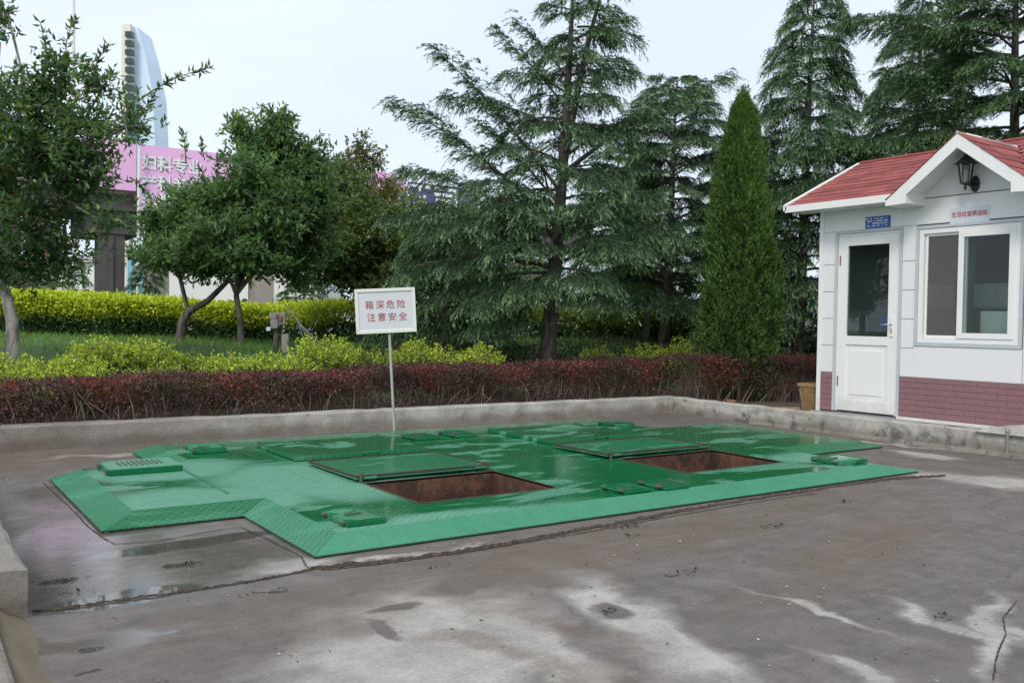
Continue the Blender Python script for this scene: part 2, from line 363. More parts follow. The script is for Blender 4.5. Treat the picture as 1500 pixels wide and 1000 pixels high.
def glass(name, tint=(.8, .88, .86), spec=1.0):
    n = NT(name); tr = n.n('BsdfTransparent'); tr.inputs[0].default_value = (*tint, 1)
    gl = n.n('BsdfGlossy'); gl.inputs['Roughness'].default_value = .01
    fr = n.n('Fresnel'); fr.inputs[0].default_value = 1.52; mx = n.n('MixShader')
    n.L(n.math('MULTIPLY', fr.outputs[0], spec, clamp=True), mx.inputs[0]); n.L(tr.outputs[0], mx.inputs[1]); n.L(gl.outputs[0], mx.inputs[2]); n.L(mx.outputs[0], n.o.inputs[0]); return n.m
M['glass'] = glass('window_glass', (.85, .92, .9), .75); M['lamp_glass'] = glass('lamp_glass', (.7, .72, .7))
def screen():
    n = NT('insect_screen'); tr = n.n('BsdfTransparent'); mx = n.n('MixShader'); mx.inputs[0].default_value = .45
    n.fin((.16, .15, .14), .8); n.L(tr.outputs[0], mx.inputs[1]); n.L(n.b.outputs[0], mx.inputs[2]); n.L(mx.outputs[0], n.o.inputs[0]); return n.m
M['screen'] = screen()
M['red_letter'] = plain('red_lettering', (.42, .035, .05), .6, .35, 60)
M['faded_red'] = plain('faded_red_lettering', (.40, .10, .10), .7, .6, 45)
M['white_letter'] = plain('white_lettering', (.82, .82, .82), .6)
M['letter_shade'] = plain('lettering_outline', (.25, .20, .25), .6)
M['blue_plate'] = plain('blue_plate', (.02, .09, .42), .45)
M['pale_plate'] = plain('pale_plate', (.60, .66, .70), .5)
M['sign_white'] = white_panel('sign_board_white', (.62, .63, .65)); M['sign_frame'] = white_panel('sign_frame_cream', (.74, .73, .66))
M['pole'] = plain('painted_pole', (.36, .35, .33), .55, .3, 12)
M['pink'] = plain('pink_banner', (.84, .47, .76), .6, .05, .5); M['navy'] = plain('navy_banner', (.07, .065, .17), .6)
M['pier'] = plain('pier_concrete', (.34, .29, .26), .85, .25, 1.2, .3, bscale=9); M['pier_dark'] = plain('dark_concrete', (.09, .08, .078), .9, .3, 1.2)  # pier_dark: plain darker concrete tone for deck, crossbeam and some piers
M['bldg'] = plain('white_render', (.74, .73, .71), .8, .05, 1); M['dark_win'] = plain('dark_window', (.03, .06, .055), .15)
M['roof_pale'] = plain('pale_roof', (.62, .56, .54), .7, .1, 1); M['tower_cream'] = plain('tower_cream', (.74, .71, .62), .7); M['tower_glass'] = plain('tower_blue_glass_hazed', (.64, .76, .88), .5, .10, .08)  # tower glass made paler: distance haze put into its colour
M['poster'] = plain('blue_poster', (.25, .52, .68), .5, .4, .7); M['wood'] = plain('old_wood', (.30, .19, .085), .75, .4, 14)
M['cable'] = plain('grey_cable', (.22, .22, .22), .6); M['box_grey'] = plain('meter_box_grey', (.22, .21, .21), .6, .4, 12)
M['skin'] = plain('skin', (.45, .27, .19), .6); M['hair'] = plain('hair', (.012, .010, .010), .5); M['shirt'] = plain('white_shirt', (.75, .75, .77), .8); M['dark_cloth'] = plain('dark_cloth', (.04, .045, .06), .8)
M['car'] = plain('silver_car_paint', (.60, .62, .64), .25, .03); M['tyre'] = plain('tyre', (.02, .02, .02), .8)
M['bus'] = plain('white_bus_paint', (.72, .72, .71), .35, .05); M['red_paint'] = plain('red_paint', (.55, .04, .05), .5)
M['litter'] = foliage_mat('litter', .0, .8)

# ------------------------------------------------------------------ terrain and paving
KY, KX = 9.06, 8.96                                   # front faces of the back kerb and of the right kerb
def terr(x, y):
    """height of the planted ground behind the kerbs: a low mound"""
    t = np.clip((np.asarray(y, float)-9.3)/4.2, 0, 1); s = t*t*(3-2*t)
    q = np.clip((30.-np.asarray(y, float))/6., 0, 1); s = s*q*q*(3-2*q)
    return .17+.60*s+.05*np.sin(np.asarray(x)*.7)*s+.04*np.sin(np.asarray(x)*1.9+np.asarray(y))*s-.12*(1-q)
def grid_sheet(name, xs, ys, zf, mat, holes=()):
    idx = {}; V = []; F = []
    def vi(i, j):
        if (i, j) not in idx: idx[(i, j)] = len(V); V.append((xs[i], ys[j], float(zf(xs[i], ys[j]))))
        return idx[(i, j)]
    for i in range(len(xs)-1):
        for j in range(len(ys)-1):
            cx, cy = (xs[i]+xs[i+1])/2, (ys[j]+ys[j+1])/2
            if any(a < cx < b and c < cy < d for a, b, c, d in holes): continue
            F.append((vi(i, j), vi(i+1, j), vi(i+1, j+1), vi(i, j+1)))
    me = bpy.data.meshes.new(name); me.from_pydata(V, [], F); o = link_mesh(name, me, mat); return tag(o, kind='structure')
PITS = [(2.77, 3.85, 4.97, 5.76), (5.14, 6.27, 4.97, 5.76)]
pav = grid_sheet('pavement', [-40, 0, 2.77, 3.85, 5.14, 6.27, 8.96, 40], [-40, 0, 4.97, 5.76, KY], lambda x, y: 0, M['floor'],
           [(a, b, c, d) for a, b, c, d in PITS]+[])
gx = sorted(set([-300, -150, -80, -40]+list(np.arange(-24, 50, 1.2))+[8.97+.05, 60, 90, 150, 300])); gy = sorted(list(np.arange(9.2, 26, .8))+[30, 40, 60, 100, 200, 500])
lawn_o = grid_sheet('lawn', gx, gy, terr, M['lawn'])
grid_sheet('planting_bed', [9.05, 10, 12, 20, 40], [-10, 0, 3, 6, 9.5], lambda x, y: .163, M['soil'])
# mud-filled joint in front of the steel platform, and cracks
def ragged_strip(name, pts, wid, mat, parent, z=.003, n=90, hump=.006, jit=.5):
    pts = np.array(pts, float); seg = np.r_[0, np.cumsum(np.linalg.norm(np.diff(pts, axis=0), axis=1))]
    t = np.linspace(0, seg[-1], n); c = np.c_[np.interp(t, seg, pts[:, 0]), np.interp(t, seg, pts[:, 1])]
    d = np.gradient(c, axis=0); d /= np.linalg.norm(d, axis=1)[:, None]; nr = np.c_[-d[:, 1], d[:, 0]]
    wig = (rng.random(n)-.5)*wid*.9+np.cumsum(rng.normal(0, wid*.22, n)); wig -= np.linspace(wig[0], wig[-1], n)
    c = c+nr*wig[:, None]
    wv = wid*(.35+rng.random(n)*jit*1.6)*np.clip(np.minimum(np.arange(n), n-1-np.arange(n))/4+.15, 0, 1)
    b = MB(); rows = []
    for k, f in enumerate((-1, -.3, .35, 1)):
        zz = z if k in (0, 3) else z+hump
        rows.append([(c[i, 0]+nr[i, 0]*wv[i]*f*(1 if k in (1, 2) else .8+.4*random.random()), c[i, 1]+nr[i, 1]*wv[i]*f, zz*(1 if k in (0, 3) else .6+.8*random.random())) for i in range(n)])
    for k in range(3):
        n0 = len(b.v); b.v += rows[k]+rows[k+1]
        b.f += [(n0+i, n0+i+1, n0+n+i+1, n0+n+i) for i in range(n-1)]
    return b.build(name, mat, parent)
def gp(l): return [G(*p)[:2] for p in l]
ragged_strip('mud_joint', gp([(455, 834), (560, 822), (700, 803), (850, 778), (960, 758), (1090, 736), (1200, 719), (1300, 704), (1385, 697)]), .021, M['mud'], pav, n=240, hump=.012)
ragged_strip('crack', gp([(470, 836), (560, 826), (700, 807), (850, 782), (960, 762), (1090, 739), (1200, 722)]), .007, M['crack'], pav, n=160, hump=.001)
ragged_strip('mud_joint', gp([(47, 897), (140, 885), (240, 871), (330, 858), (440, 838), (460, 834)]), .009, M['mud'], pav, n=80)
ragged_strip('crack', gp([(62, 706), (100, 742), (128, 770), (150, 788), (168, 797), (230, 793), (300, 780), (352, 772)]), .0045, M['crack'], pav, n=90, hump=.001)
ragged_strip('crack', gp([(352, 772), (385, 787), (410, 800), (440, 815), (448, 828), (458, 836)]), .005, M['crack'], pav, n=60, hump=.001)
ragged_strip('crack', gp([(1455, 1000), (1462, 965), (1475, 930), (1470, 905), (1490, 880)]), .004, M['crack'], pav, n=50, hump=.001)
ragged_strip('crack', gp([(365, 867), (400, 868), (420, 866)]), .004, M['crack'], pav, n=20, hump=.001)

# kerb walls
def kerb(name, x0, x1, y0, y1, h, axis, label, n=60, amp=.006):
    """long low cast wall with slightly uneven edges; axis 0 runs in x, 1 in y"""
    root = empty(name, ((x0+x1)/2, (y0+y1)/2, 0), label, 'kerb')
    a0, a1 = (x0, x1) if axis == 0 else (y0, y1); b0, b1 = (y0, y1) if axis == 0 else (x0, x1)
    t = np.linspace(a0, a1, n); b = MB(); prof = [(b0, -.02), (b0+.004, h*.5), (b0+.010, h-.018), (b0+.026, h), (b1-.02, h), (b1, h-.02), (b1, -.02)]
    k = len(prof)
    for i in range(n):
        for q, (o, z) in enumerate(prof):
            dz = (random.random()-.5)*amp*2 if z > h*.8 else 0; do = (random.random()-.5)*amp if q < 4 else 0
            b.v.append((t[i], o+do, z+dz) if axis == 0 else (o+do, t[i], z+dz))
    for i in range(n-1):
        for q in range(k-1):
            f = (i*k+q, (i+1)*k+q, (i+1)*k+q+1, i*k+q+1); b.f.append(f if axis == 0 else f[::-1])
    b.f.append(tuple(range(k))); b.f.append(tuple((n-1)*k+q for q in range(k)))
    b.build('body', M['kerb'], root); return root
kb = kerb('kerb_wall', -14, KX+.16, KY, KY+.17, .225, 0, 'long concrete kerb wall in front of the dark red hedge', 110)
kr = kerb('kerb_wall', KX, KX+.165, 2.0, KY-.004, .225, 1, 'concrete kerb wall with blackish stains running below the white hut', 70)
b = MB(); b.hexa([(KX-.075, 2.0, -.01), (KX-.002, 2.0, -.01), (KX-.002, 7.6, -.01), (KX-.03, 7.6, -.01)], [(KX-.055, 2.0, .045), (KX-.002, 2.0, .05), (KX-.002, 7.6, .04), (KX-.02, 7.6, .03)])
b.build('footing', M['kerb'], kr, bevel=.01)
kl = kerb('kerb_wall', .14, .475, 4.06, KY-.004, .205, 1, 'broken-ended concrete kerb wall at the left edge of the yard', 50, .012)
b = MB()
MB().hexa([(.05, 1.6, -.01), (.335, 1.6, -.01), (.345, 4.055, -.01), (.05, 4.055, -.01)], [(.05, 1.6, .10), (.325, 1.6, .09), (.335, 4.055, .12), (.05, 4.055, .13)]).build('broken_stub', M['kerb'], kl, bevel=.02)
for i in range(14):
    y = 4.05-i*.16; wv = .10+.05*math.sin(i*1.3)+random.random()*.04
    b.v += [(.31, y, .05), (.345, y, .065+random.random()*.015), (.385+wv*.15, y, .03), (.41+wv*.5, y, -.004)]
    if i: b.f += [((i-1)*4+q, (i-1)*4+q+1, i*4+q+1, i*4+q) for q in range(3)]
tag(b.build('mortar_bank', M['sand'], None, (.3, 4.05, 0), smooth=True), 'sandy mortar bank sloping at the foot of the left kerb wall', 'mortar bank')

# ------------------------------------------------------------------ green steel platform
ZT, BV = .072, .21
plat = empty('steel_platform', (4.5, 6.35, 0), 'large green checker-plate steel platform with hatches over the compactor pits', 'platform')
YB = 8.44
bot = [(1.80, 4.31), (7.24, 4.31), (7.24, 5.40), (8.40, 5.40), (8.40, 7.36), (7.24, 7.36), (7.24, YB), (1.80, YB), (1.80, 7.36), (1.0, 7.36), (1.0, 5.42), (1.80, 5.42)]
top = [(1.80+BV, 4.31+BV), (7.24-BV*1.6, 4.31+BV), (7.24-BV*1.6, 5.40+BV), (8.40-BV, 5.40+BV), (8.40-BV, 7.30), (7.24-BV, 7.30), (7.24-BV, YB-.03), (1.80+BV, YB-.03), (1.80+BV, 7.36-.02), (1.0+BV, 7.36-.02), (1.0+BV, 5.42+BV), (1.80+BV, 5.42+BV)]
for i in range(12):
    j = (i+1) % 12; a, c, d, e = bot[i], bot[j], top[j], top[i]
    b = MB(); z0 = .012
    b.hexa([(*a, z0), (*c, z0), (*d, ZT-.012), (*e, ZT-.012)], [(*a, z0+.006), (*c, z0+.006), (*d, ZT), (*e, ZT)])
    b.build('ramp_plate', M['ramp_worn'] if i == 0 else (M['ramp_dark'] if i in (2, 10) else M['ramp']), plat)
    # dark edge angle under the ramp lip
    nx, ny = c[1]-a[1], -(c[0]-a[0]); l = math.hypot(nx, ny); nx, ny = -nx/l*.012, -ny/l*.012
    b = MB(); b.hexa([(a[0]+nx, a[1]+ny, -.003), (c[0]+nx, c[1]+ny, -.003), (c[0]+nx*3, c[1]+ny*3, -.003), (a[0]+nx*3, a[1]+ny*3, -.003)], [(a[0]+nx, a[1]+ny, .0118), (c[0]+nx, c[1]+ny, .0118), (c[0]+nx*3, c[1]+ny*3, .0118), (a[0]+nx*3, a[1]+ny*3, .0118)])
    b.build('ramp_edge', M['edge_rust'], plat)
# deck top (cross shape with two open pits), built as a grid of plates sharing edges
xs = sorted({top[10][0], top[0][0], 2.77, 3.85, 5.14, 6.27, top[1][0], top[6][0], top[3][0]}); ys = sorted({top[0][1], 4.97, top[10][1], top[2][1], 5.76, 7.30, top[8][1], YB-.03})
def in_top(x, y):
    r = False
    for i in range(12):
        (x1, y1), (x2, y2) = top[i], top[(i+1) % 12]
        if (y1 > y) != (y2 > y) and x < (x2-x1)*(y-y1)/(y2-y1)+x1: r = not r
    return r
b = MB(); idx = {}
def vi(x, y):
    if (x, y) not in idx: idx[(x, y)] = len(b.v); b.v.append((x, y, ZT))
    return idx[(x, y)]
for i in range(len(xs)-1):
    for j in range(len(ys)-1):
        cx, cy = (xs[i]+xs[i+1])/2, (ys[j]+ys[j+1])/2
        if in_top(cx, cy) and not any(p[0] < cx < p[1] and p[2] < cy < p[3] for p in PITS):
            b.f.append((vi(xs[i], ys[j]), vi(xs[i+1], ys[j]), vi(xs[i+1], ys[j+1]), vi(xs[i], ys[j+1])))
b.build('deck_plate', M['deck'], plat)
for p in PITS:
    x0, x1, y0, y1 = p; D = -.95
    for (a, c) in (((x0, y0), (x1, y0)), ((x1, y0), (x1, y1)), ((x1, y1), (x0, y1)), ((x0, y1), (x0, y0))):
        MB().poly([(*a, D), (*c, D), (*c, ZT+.001), (*a, ZT+.001)]).build('pit_wall', M['rust'], plat)
    MB().poly([(x0, y0, D), (x1, y0, D), (x1, y1, D), (x0, y1, D)]).build('pit_floor', M['refuse'], plat)
    t = .014
    for q in ((x0-t, x1+t, y0-t, y0), (x0-t, x1+t, y1, y1+t), (x0-t, x0, y0, y1), (x1, x1+t, y0, y1)):
        MB().box(*q, ZT-.01, ZT+.005).build('pit_rim', M['edge_rust'], plat)
def handle(parent, c, dx, dy, ln=.14, h=.028, rise=(0, 0), r=.005):
    """bent round-bar handle along direction (dx,dy), legs go out by rise"""
    c = np.array(c, float); d = np.array([dx, dy, 0.]); o = np.array([rise[0], rise[1], h])
    p = [c-d*ln/2, c-d*ln/2*.93+o*.85, c-d*ln/2*.8+o, c+d*ln/2*.8+o, c+d*ln/2*.93+o*.85, c+d*ln/2]
    return MB().tube(p, r, 6).build('handle', M['lid'], parent, smooth=True)
def lug(parent, x, y, z0, w_=.022, h=.045):
    return MB().box(x-w_/2, x+w_/2, y-.010, y+.010, z0, z0+h).build('hinge', M['hinge'], parent, bevel=.004)
def big_lid(x0, x1, y0, y1, flipped, tilt=.0):
    z0 = ZT+(.012 if flipped else .004); th = .020 if flipped else .034
    zf = lambda y: z0+tilt*(y1-y)/(y1-y0)
    b = MB(); b.hexa([(x0, y0, zf(y0)), (x1, y0, zf(y0)), (x1, y1, zf(y1)), (x0, y1, zf(y1))], [(x0+.008, y0+.008, zf(y0)+th), (x1-.008, y0+.008, zf(y0)+th), (x1-.008, y1-.008, zf(y1)+th), (x0+.008, y1-.008, zf(y1)+th)])
    o = b.build('hatch_lid', M['lid_in'] if flipped else M['deck'], plat, bevel=.003)
    o['label'] = 'hatch lid lying open upside down behind its pit' if flipped else 'closed raised hatch lid'
    if flipped:                                            # angle-iron rim and hinges along the front
        for q in ((x0, x1, y0, y0+.008), (x0, x1, y1-.008, y1), (x0, x0+.008, y0+.008, y1-.008), (x1-.008, x1, y0+.008, y1-.008)):
            zz = zf((q[2]+q[3])/2)+th
            b = MB(); b.hexa([(q[0], q[2], zf(q[2])+th-.006), (q[1], q[2], zf(q[2])+th-.006), (q[1], q[3], zf(q[3])+th-.006), (q[0], q[3], zf(q[3])+th-.006)], [(q[0], q[2], zf(q[2])+th+.010), (q[1], q[2], zf(q[2])+th+.010), (q[1], q[3], zf(q[3])+th+.010), (q[0], q[3], zf(q[3])+th+.010)])
            b.build('rim', M['edge_rust'], o)
        for x in (x0+.03, x1-.03): lug(o, x, y0-.014, ZT, .02, .075)
        for x in (x0+.10, x1-.10): MB().tube([(x-.05, y0-.012, ZT+.03), (x+.05, y0-.012, ZT+.03)], .011, 8).build('hinge_barrel', M['lid'], o)
    else:
        for x in (x0+.02,): lug(o, x, y1+.012, ZT, .02, .05)
        lug(o, x1-.02, y1+.012, ZT, .02, .05)
        handle(o, ((x0+x1)/2+.06, y0-.004, z0+.008), 1, 0, .13, .022, (0, -.035))
    return o
big_lid(2.73, 3.86, 5.82, 6.70, True, .008); big_lid(5.05, 6.30, 5.82, 6.58, True, .008)
big_lid(2.72, 3.93, 6.93, 7.86, False); big_lid(5.16, 6.36, 6.80, 7.84, False)
def small_lid(x0, x1, y0, y1, hdir=None, th=.030):
    z0 = ZT+.002; b = MB(); b.box(x0, x1, y0, y1, z0, z0+th); o = b.build('access_lid', M['lid'], plat, bevel=.004)
    t = .012
    for q in ((x0+.004, x1-.004, y0+.004, y0+t), (x0+.004, x1-.004, y1-t, y1-.004), (x0+.004, x0+t, y0+t, y1-t), (x1-t, x1-.004, y0+t, y1-t)):
        MB().box(*q, z0+th-.004, z0+th+.005).build('rim', M['lid'], o)
    for y in (y0+.05, y1-.05):
        MB().tube([(x0-.012, y-.025, z0+.02), (x0-.012, y+.025, z0+.02)], .010, 8).build('hinge_barrel', M['hinge'], o)
    MB().box(x0+.06, x0+.16, (y0+y1)/2-.008, (y0+y1)/2+.008, z0+th+.0005, z0+th+.008).build('latch', M['hinge'], o)
    if hdir == 'L': handle(o, (x0-.006, (y0+y1)/2-.02, z0+.014), 0, 1, .15, .012, (-.05, 0))
    else: MB().tube([(x1+.012, y0+.05, z0+.018), (x1+.012, y1-.05, z0+.018)], .009, 8).build('lock_bar', M['hinge'], o)
    return o
small_lid(2.10, 2.34, 4.58, 4.93); small_lid(2.15, 2.40, 7.68, 8.05); small_lid(4.11, 4.35, 4.53, 4.80, 'L', .018); small_lid(4.45, 4.69, 4.51, 4.79, None, .018)
small_lid(4.18, 4.46, 7.60, 7.90, 'L', .020); small_lid(4.63, 4.88, 7.60, 7.95, None, .020); small_lid(6.56, 6.94, 4.60, 4.90); small_lid(6.74, 7.02, 7.62, 7.95, None, .018)
# ventilated box cover on the left wing
b = MB(); b.box(1.32, 1.83, 6.90, 7.32, ZT+.002, ZT+.044); bc = b.build('box_cover', M['lid'], plat, bevel=.004)
MB().box(1.325, 1.825, 6.905, 7.315, ZT+.0445, ZT+.049).build('cover_sheet', M['deck'], bc)
for k in range(9):
    x = 1.42+k*.036; MB().box(x, x+.012, 7.0+.03*abs(k-4)/4, 7.24-.03*abs(k-4)/4, ZT+.0495, ZT+.055).build('grille_bar', M['hinge'], bc)
for y in (6.96, 7.26): MB().box(1.305, 1.319, y-.03, y+.03, ZT+.01, ZT+.040).build('hinge', M['hinge'], bc)
# weld seams / raised joint bars on the deck
for (x, y0, y1) in ((1.84, 5.86, 6.86), ):
    MB().tube([(x, y0, ZT+.003), (x+.005, (y0+y1)/2, ZT+.005), (x, y1, ZT+.003)], .008, 6).build('joint_bar', M['ramp'], plat)
for (x0, y0, x1, y1) in ((4.05, 5.2, 4.05, 7.3), (4.85, 5.0, 4.85, 7.2), (6.6, 5.1, 6.6, 7.9), (2.5, 5.9, 2.5, 8.2)):
    MB().box(min(x0, x1)-.003, max(x0, x1)+.003, y0, y1, ZT+.0005, ZT+.0025).build('weld_seam', M['deck'], plat)

# ------------------------------------------------------------------ warning sign
def frame(o, n, roll=0.):
    n = np.array(n, float); n /= np.linalg.norm(n); u = np.array([0, 0, 1.])-n*n[2]; u /= np.linalg.norm(u); r = np.cross(u, n)
    r2 = r*math.cos(roll)+u*math.sin(roll); u2 = -r*math.sin(roll)+u*math.cos(roll); o = np.array(o, float)
    return lambda a, b_, c=0.: o+r2*a+u2*b_+n*c
def fbox(b, F, a0, a1, b0, b1, c0, c1):
    return b.hexa([F(a0, b0, c0), F(a1, b0, c0), F(a1, b0, c1), F(a0, b0, c1)], [F(a0, b1, c0), F(a1, b1, c0), F(a1, b1, c1), F(a0, b1, c1)])
def text(body, size, F, a, bb, c, mat, parent, sx=1., name='lettering', extr=.0015, bold=0.):
    cu = bpy.data.curves.new('t', 'FONT'); cu.body = body; cu.size = size; cu.extrude = extr; cu.offset = bold; cu.align_x = 'CENTER'; cu.align_y = 'CENTER'; cu.resolution_u = 3
    tmp = bpy.data.objects.new('t', cu); col.objects.link(tmp); bpy.context.view_layer.update()
    me = bpy.data.meshes.new_from_object(tmp.evaluated_get(bpy.context.evaluated_depsgraph_get())); bpy.data.objects.remove(tmp); bpy.data.curves.remove(cu)
    o0 = wloc(parent)
    for v in me.vertices: v.co = Vector(F(a+v.co.x*sx, bb+v.co.y, c+v.co.z)-o0)
    me.name = name; me.materials.clear(); return link_mesh(name, me, mat, parent)
pb = G(578, 634, 0); pb[2] = -.005
dpt = (pb-CAM)@FW
sc = at(565, 455, dpt)
F = frame(sc, (-math.sin(.42), -math.cos(.42), 0), .062)
sg = empty('warning_sign', pb, 'white framed warning board with red Chinese lettering on a thin leaning pole', 'sign')
topp = F(.03, -.21, -.022)
MB().tube([pb, topp, F(.01, .12, -.022)], .017, 4).build('pole', M['pole'], sg)
b = MB(); fbox(b, F, -.305, .305, -.222, .222, -.012, .002); bd = b.build('board', M['sign_white'], sg)
W_, H_, t = .325, .242, .035
for q in ((-W_, W_, -H_, -H_+t), (-W_, W_, H_-t, H_), (-W_, -W_+t, -H_+t+.001, H_-t-.001), (W_-t, W_, -H_+t+.001, H_-t-.001)):
    b = MB(); fbox(b, F, *q, -.018, .014); b.build('frame_bar', M['sign_frame'], sg, bevel=.004)
for row_, (tx, a0, z_) in enumerate((('箱深危险', -.172, .062), ('注意安全', -.158, -.072))):
    for i_, ch in enumerate(tx): text(ch, .096, F, a0+.113*i_, z_, .005, M['faded_red'], bd, 1.0, name='character')

# ------------------------------------------------------------------ white hut
FX, HZ = 9.17, .25                                      # facade plane, floor level
YL, YR, XBK, WT = 6.77, 2.7, 11.35, 2.62
hut = empty('guard_hut', (FX, 5.2, HZ-.05), 'small white hut with red shingle roof, dormer gable and maroon brick-pattern base', 'hut')
DY0, DY1, DZ0, DZ1 = 5.745, 6.53, HZ+.005, 2.31          # door opening
WY0, WY1, WZ0, WZ1 = 4.455, 5.52, 1.075, 2.295           # window opening
th = .06
b = MB()                                                 # front wall core, in pieces around the openings
for q in ((DY1, YL, HZ, WT), (WY1, DY0, HZ, WT), (DY0, DY1, DZ1, WT), (WY0, WY1, HZ, WZ0), (WY0, WY1, WZ1, WT), (YR, WY0, HZ, WT)):
    b.box(FX, FX+th, q[0], q[1], q[2], q[3])
b.build('front_wall', M['groove'], hut)
MB().box(FX, XBK, YL-th, YL, HZ, WT).build('side_wall', M['panel'], hut).location = (th+.001, 0, 0)
MB().box(FX+th+.001, XBK, YR, YR+th, HZ, WT).build('side_wall', M['panel'], hut)
# back wall with a window that lets daylight in
b = MB(); bw = (4.2, 5.4, 1.25, 2.2)
for q in ((YR+th, bw[0], HZ, WT), (bw[1], YL-th, HZ, WT), (bw[0], bw[1], HZ, bw[2]), (bw[0], bw[1], bw[3], WT)): b.box(XBK-th, XBK-.001, q[0]+.001, q[1]-.001, q[2], q[3])
b.build('back_wall', M['interior'], hut)
MB().box(XBK-.04, XBK-.034, bw[0], bw[1], bw[2], bw[3]).build('back_window_pane', M['glass'], hut)
MB().box(FX+.02, XBK+.01, YR, YL, HZ-.06, HZ-.001).build('floor_slab', M['kerb'], hut)
MB().box(FX+th, XBK-th, YR+th, YL-th, WT-.03, WT-.005).build('ceiling', M['interior'], hut)
PT = FX-.012                                             # panel face
def panel(y0, y1, z0, z1, mat='panel', name='wall_panel', proud=0.):
    return MB().box(PT-proud, FX-.001, y0, y1, z0, z1).build(name, M[mat], hut, bevel=.002)
g_ = .003
js = [.705, 1.02, 1.33, 1.65, 1.97, 2.30, WT]
panel(YR, YL-.045, 2.345, WT-.002)
for y0, y1 in ((DY1+.035, YL-.045), (WY1+.035, DY0-.035)):
    for z0, z1 in ((.70, 1.015), (1.015, 1.33), (1.33, 1.645), (1.645, 1.96), (1.96, 2.345)): panel(y0, y1, z0+g_, z1-g_)
panel(WY0-.035, WY1+.035-g_, .70+g_, WZ0-.034) if False else None
panel(WY0-.04, WY1+.034, .703, WZ0-.036)
panel(YR, WY0-.04-.006, .703, 1.0); [panel(YR, WY0-.046, z0+g_, z1-g_) for z0, z1 in ((1.0, 1.33), (1.33, 1.645), (1.645, 1.96), (1.96, 2.345))]
# corner post, grey trims, base rail, step plate
MB().box(PT-.012, FX+.05, YL-.044, YL+.010, HZ-.02, WT-.002).build('corner_trim', M['white'], hut, bevel=.003)
def ring(y0, y1, z0, z1, t, x0, x1, name, mat, sill=True, parent=None):
    p = parent or hut
    qs = [(y0-t, y0, z0, z1), (y1, y1+t, z0, z1), (y0-t, y1+t, z1, z1+t)]+([(y0-t, y1+t, z0-t, z0)] if sill else [])
    for q in qs: MB().box(x0, x1, q[0]+.0005, q[1]-.0005, q[2]+.0005, q[3]-.0005).build(name, M[mat], p, bevel=.002)
ring(DY0, DY1, DZ0, DZ1, .033, PT-.010, FX-.002, 'door_trim', 'grey_trim', False)
ring(WY0, WY1, WZ0, WZ1, .034, PT-.010, FX-.002, 'window_trim', 'grey_trim')
MB().box(FX-.045, FX-.013, YR, 5.72, HZ-.022, HZ+.014).build('base_rail', M['white'], hut, bevel=.003)
MB().box(FX-.10, FX-.036, 5.45, 6.80, HZ-.030, HZ-.012).build('step_plate', M['alu'], hut, bevel=.002)
# brick-pattern cladding: backing sheet plus every brick
bme = {}
def bricks(y0, y1, z0, z1, parent):
    ch, bl = .0625, .215; r = 0; z = z0
    while z < z1-.02:
        hh = min(ch, z1-z)-.006; y = y1-(bl/2 if r % 2 else 0)+bl*0
        edges = []
        yy = y1+(bl*.55 if r % 2 else 0)
        while yy > y0: edges.append(yy); yy -= bl
        for e in edges:
            a, c = max(y0, e-bl+.005), min(y1, e)
            if c-a < .012: continue
            key = (round(c-a, 3), round(hh, 4))
            if key not in bme:
                bb = MB().box(-.006, 0, 0, c-a, 0, hh); me = bpy.data.meshes.new('brick'); me.from_pydata(bb.v, [], bb.f); me.materials.append(M['brick']); bme[key] = me
            o = bpy.data.objects.new('brick', bme[key]); col.objects.link(o); o.parent = parent
            o.location = np.array([PT+.0005, a, z+.003])-wloc(parent)
        z += ch; r += 1
for y0, y1 in ((DY1+.034, YL-.046), (YR, DY0-.034)):
    zb_ = HZ if y0 > 6 else HZ+.016; cl = MB().box(PT, FX-.001, y0, y1, zb_, .700).build('brick_cladding', M['mortar'], hut); bricks(y0, y1, zb_+.004, .698, cl)
# door
dr = MB().box(FX-.008, FX+.035, DY0+.03, DY0+.13, DZ0+.012, DZ1-.032).build('door', M['white'], hut, bevel=.003)
for q in ((DY1-.13, DY1-.03, DZ0+.012, DZ1-.032), (DY0+.1305, DY1-.1305, DZ1-.142, DZ1-.032), (DY0+.1305, DY1-.1305, 1.03, 1.13), (DY0+.1305, DY1-.1305, DZ0+.012, DZ0+.14)):
    MB().box(FX-.008, FX+.035, *q).build('door_rail', M['white'], dr, bevel=.003)
MB().box(FX+.006, FX+.025, DY0+.13, DY1-.13, DZ0+.141, 1.029).build('lower_panel', M['white'], dr)
MB().box(FX-.001, FX+.008, DY0+.185, DY1-.185, DZ0+.20, .97).build('lower_panel_inset', M['white'], dr, bevel=.006)
MB().box(FX+.012, FX+.016, DY0+.13, DY1-.13, 1.13, DZ1-.142).build('pane', M['glass'], dr)
ring(DY0+.03, DY1-.03, DZ0+.0, DZ1-.03, .0295, FX-.004, FX+.05, 'door_frame', 'white', False, dr)
hy = DY0+.075
MB().box(FX-.020, FX-.009, hy-.018, hy+.018, 1.13, 1.36).build('lock_plate', M['white'], dr, bevel=.004)
hd = MB().tube([(FX-.02, hy, 1.27), (FX-.055, hy, 1.27), (FX-.062, hy+.02, 1.268), (FX-.060, hy+.12, 1.262)], .0085, 8).build('handle', M['chrome'], dr, smooth=True)
MB().box(FX-.0225, FX-.0205, hy-.006, hy+.006, 1.17, 1.22).build('keyhole', M['rust_spot'], dr)
for z in (.55, 1.95): MB().box(FX-.018, FX-.0085, DY1-.042, DY1-.028, z, z+.11).build('hinge', M['rust_spot'], dr, bevel=.003)
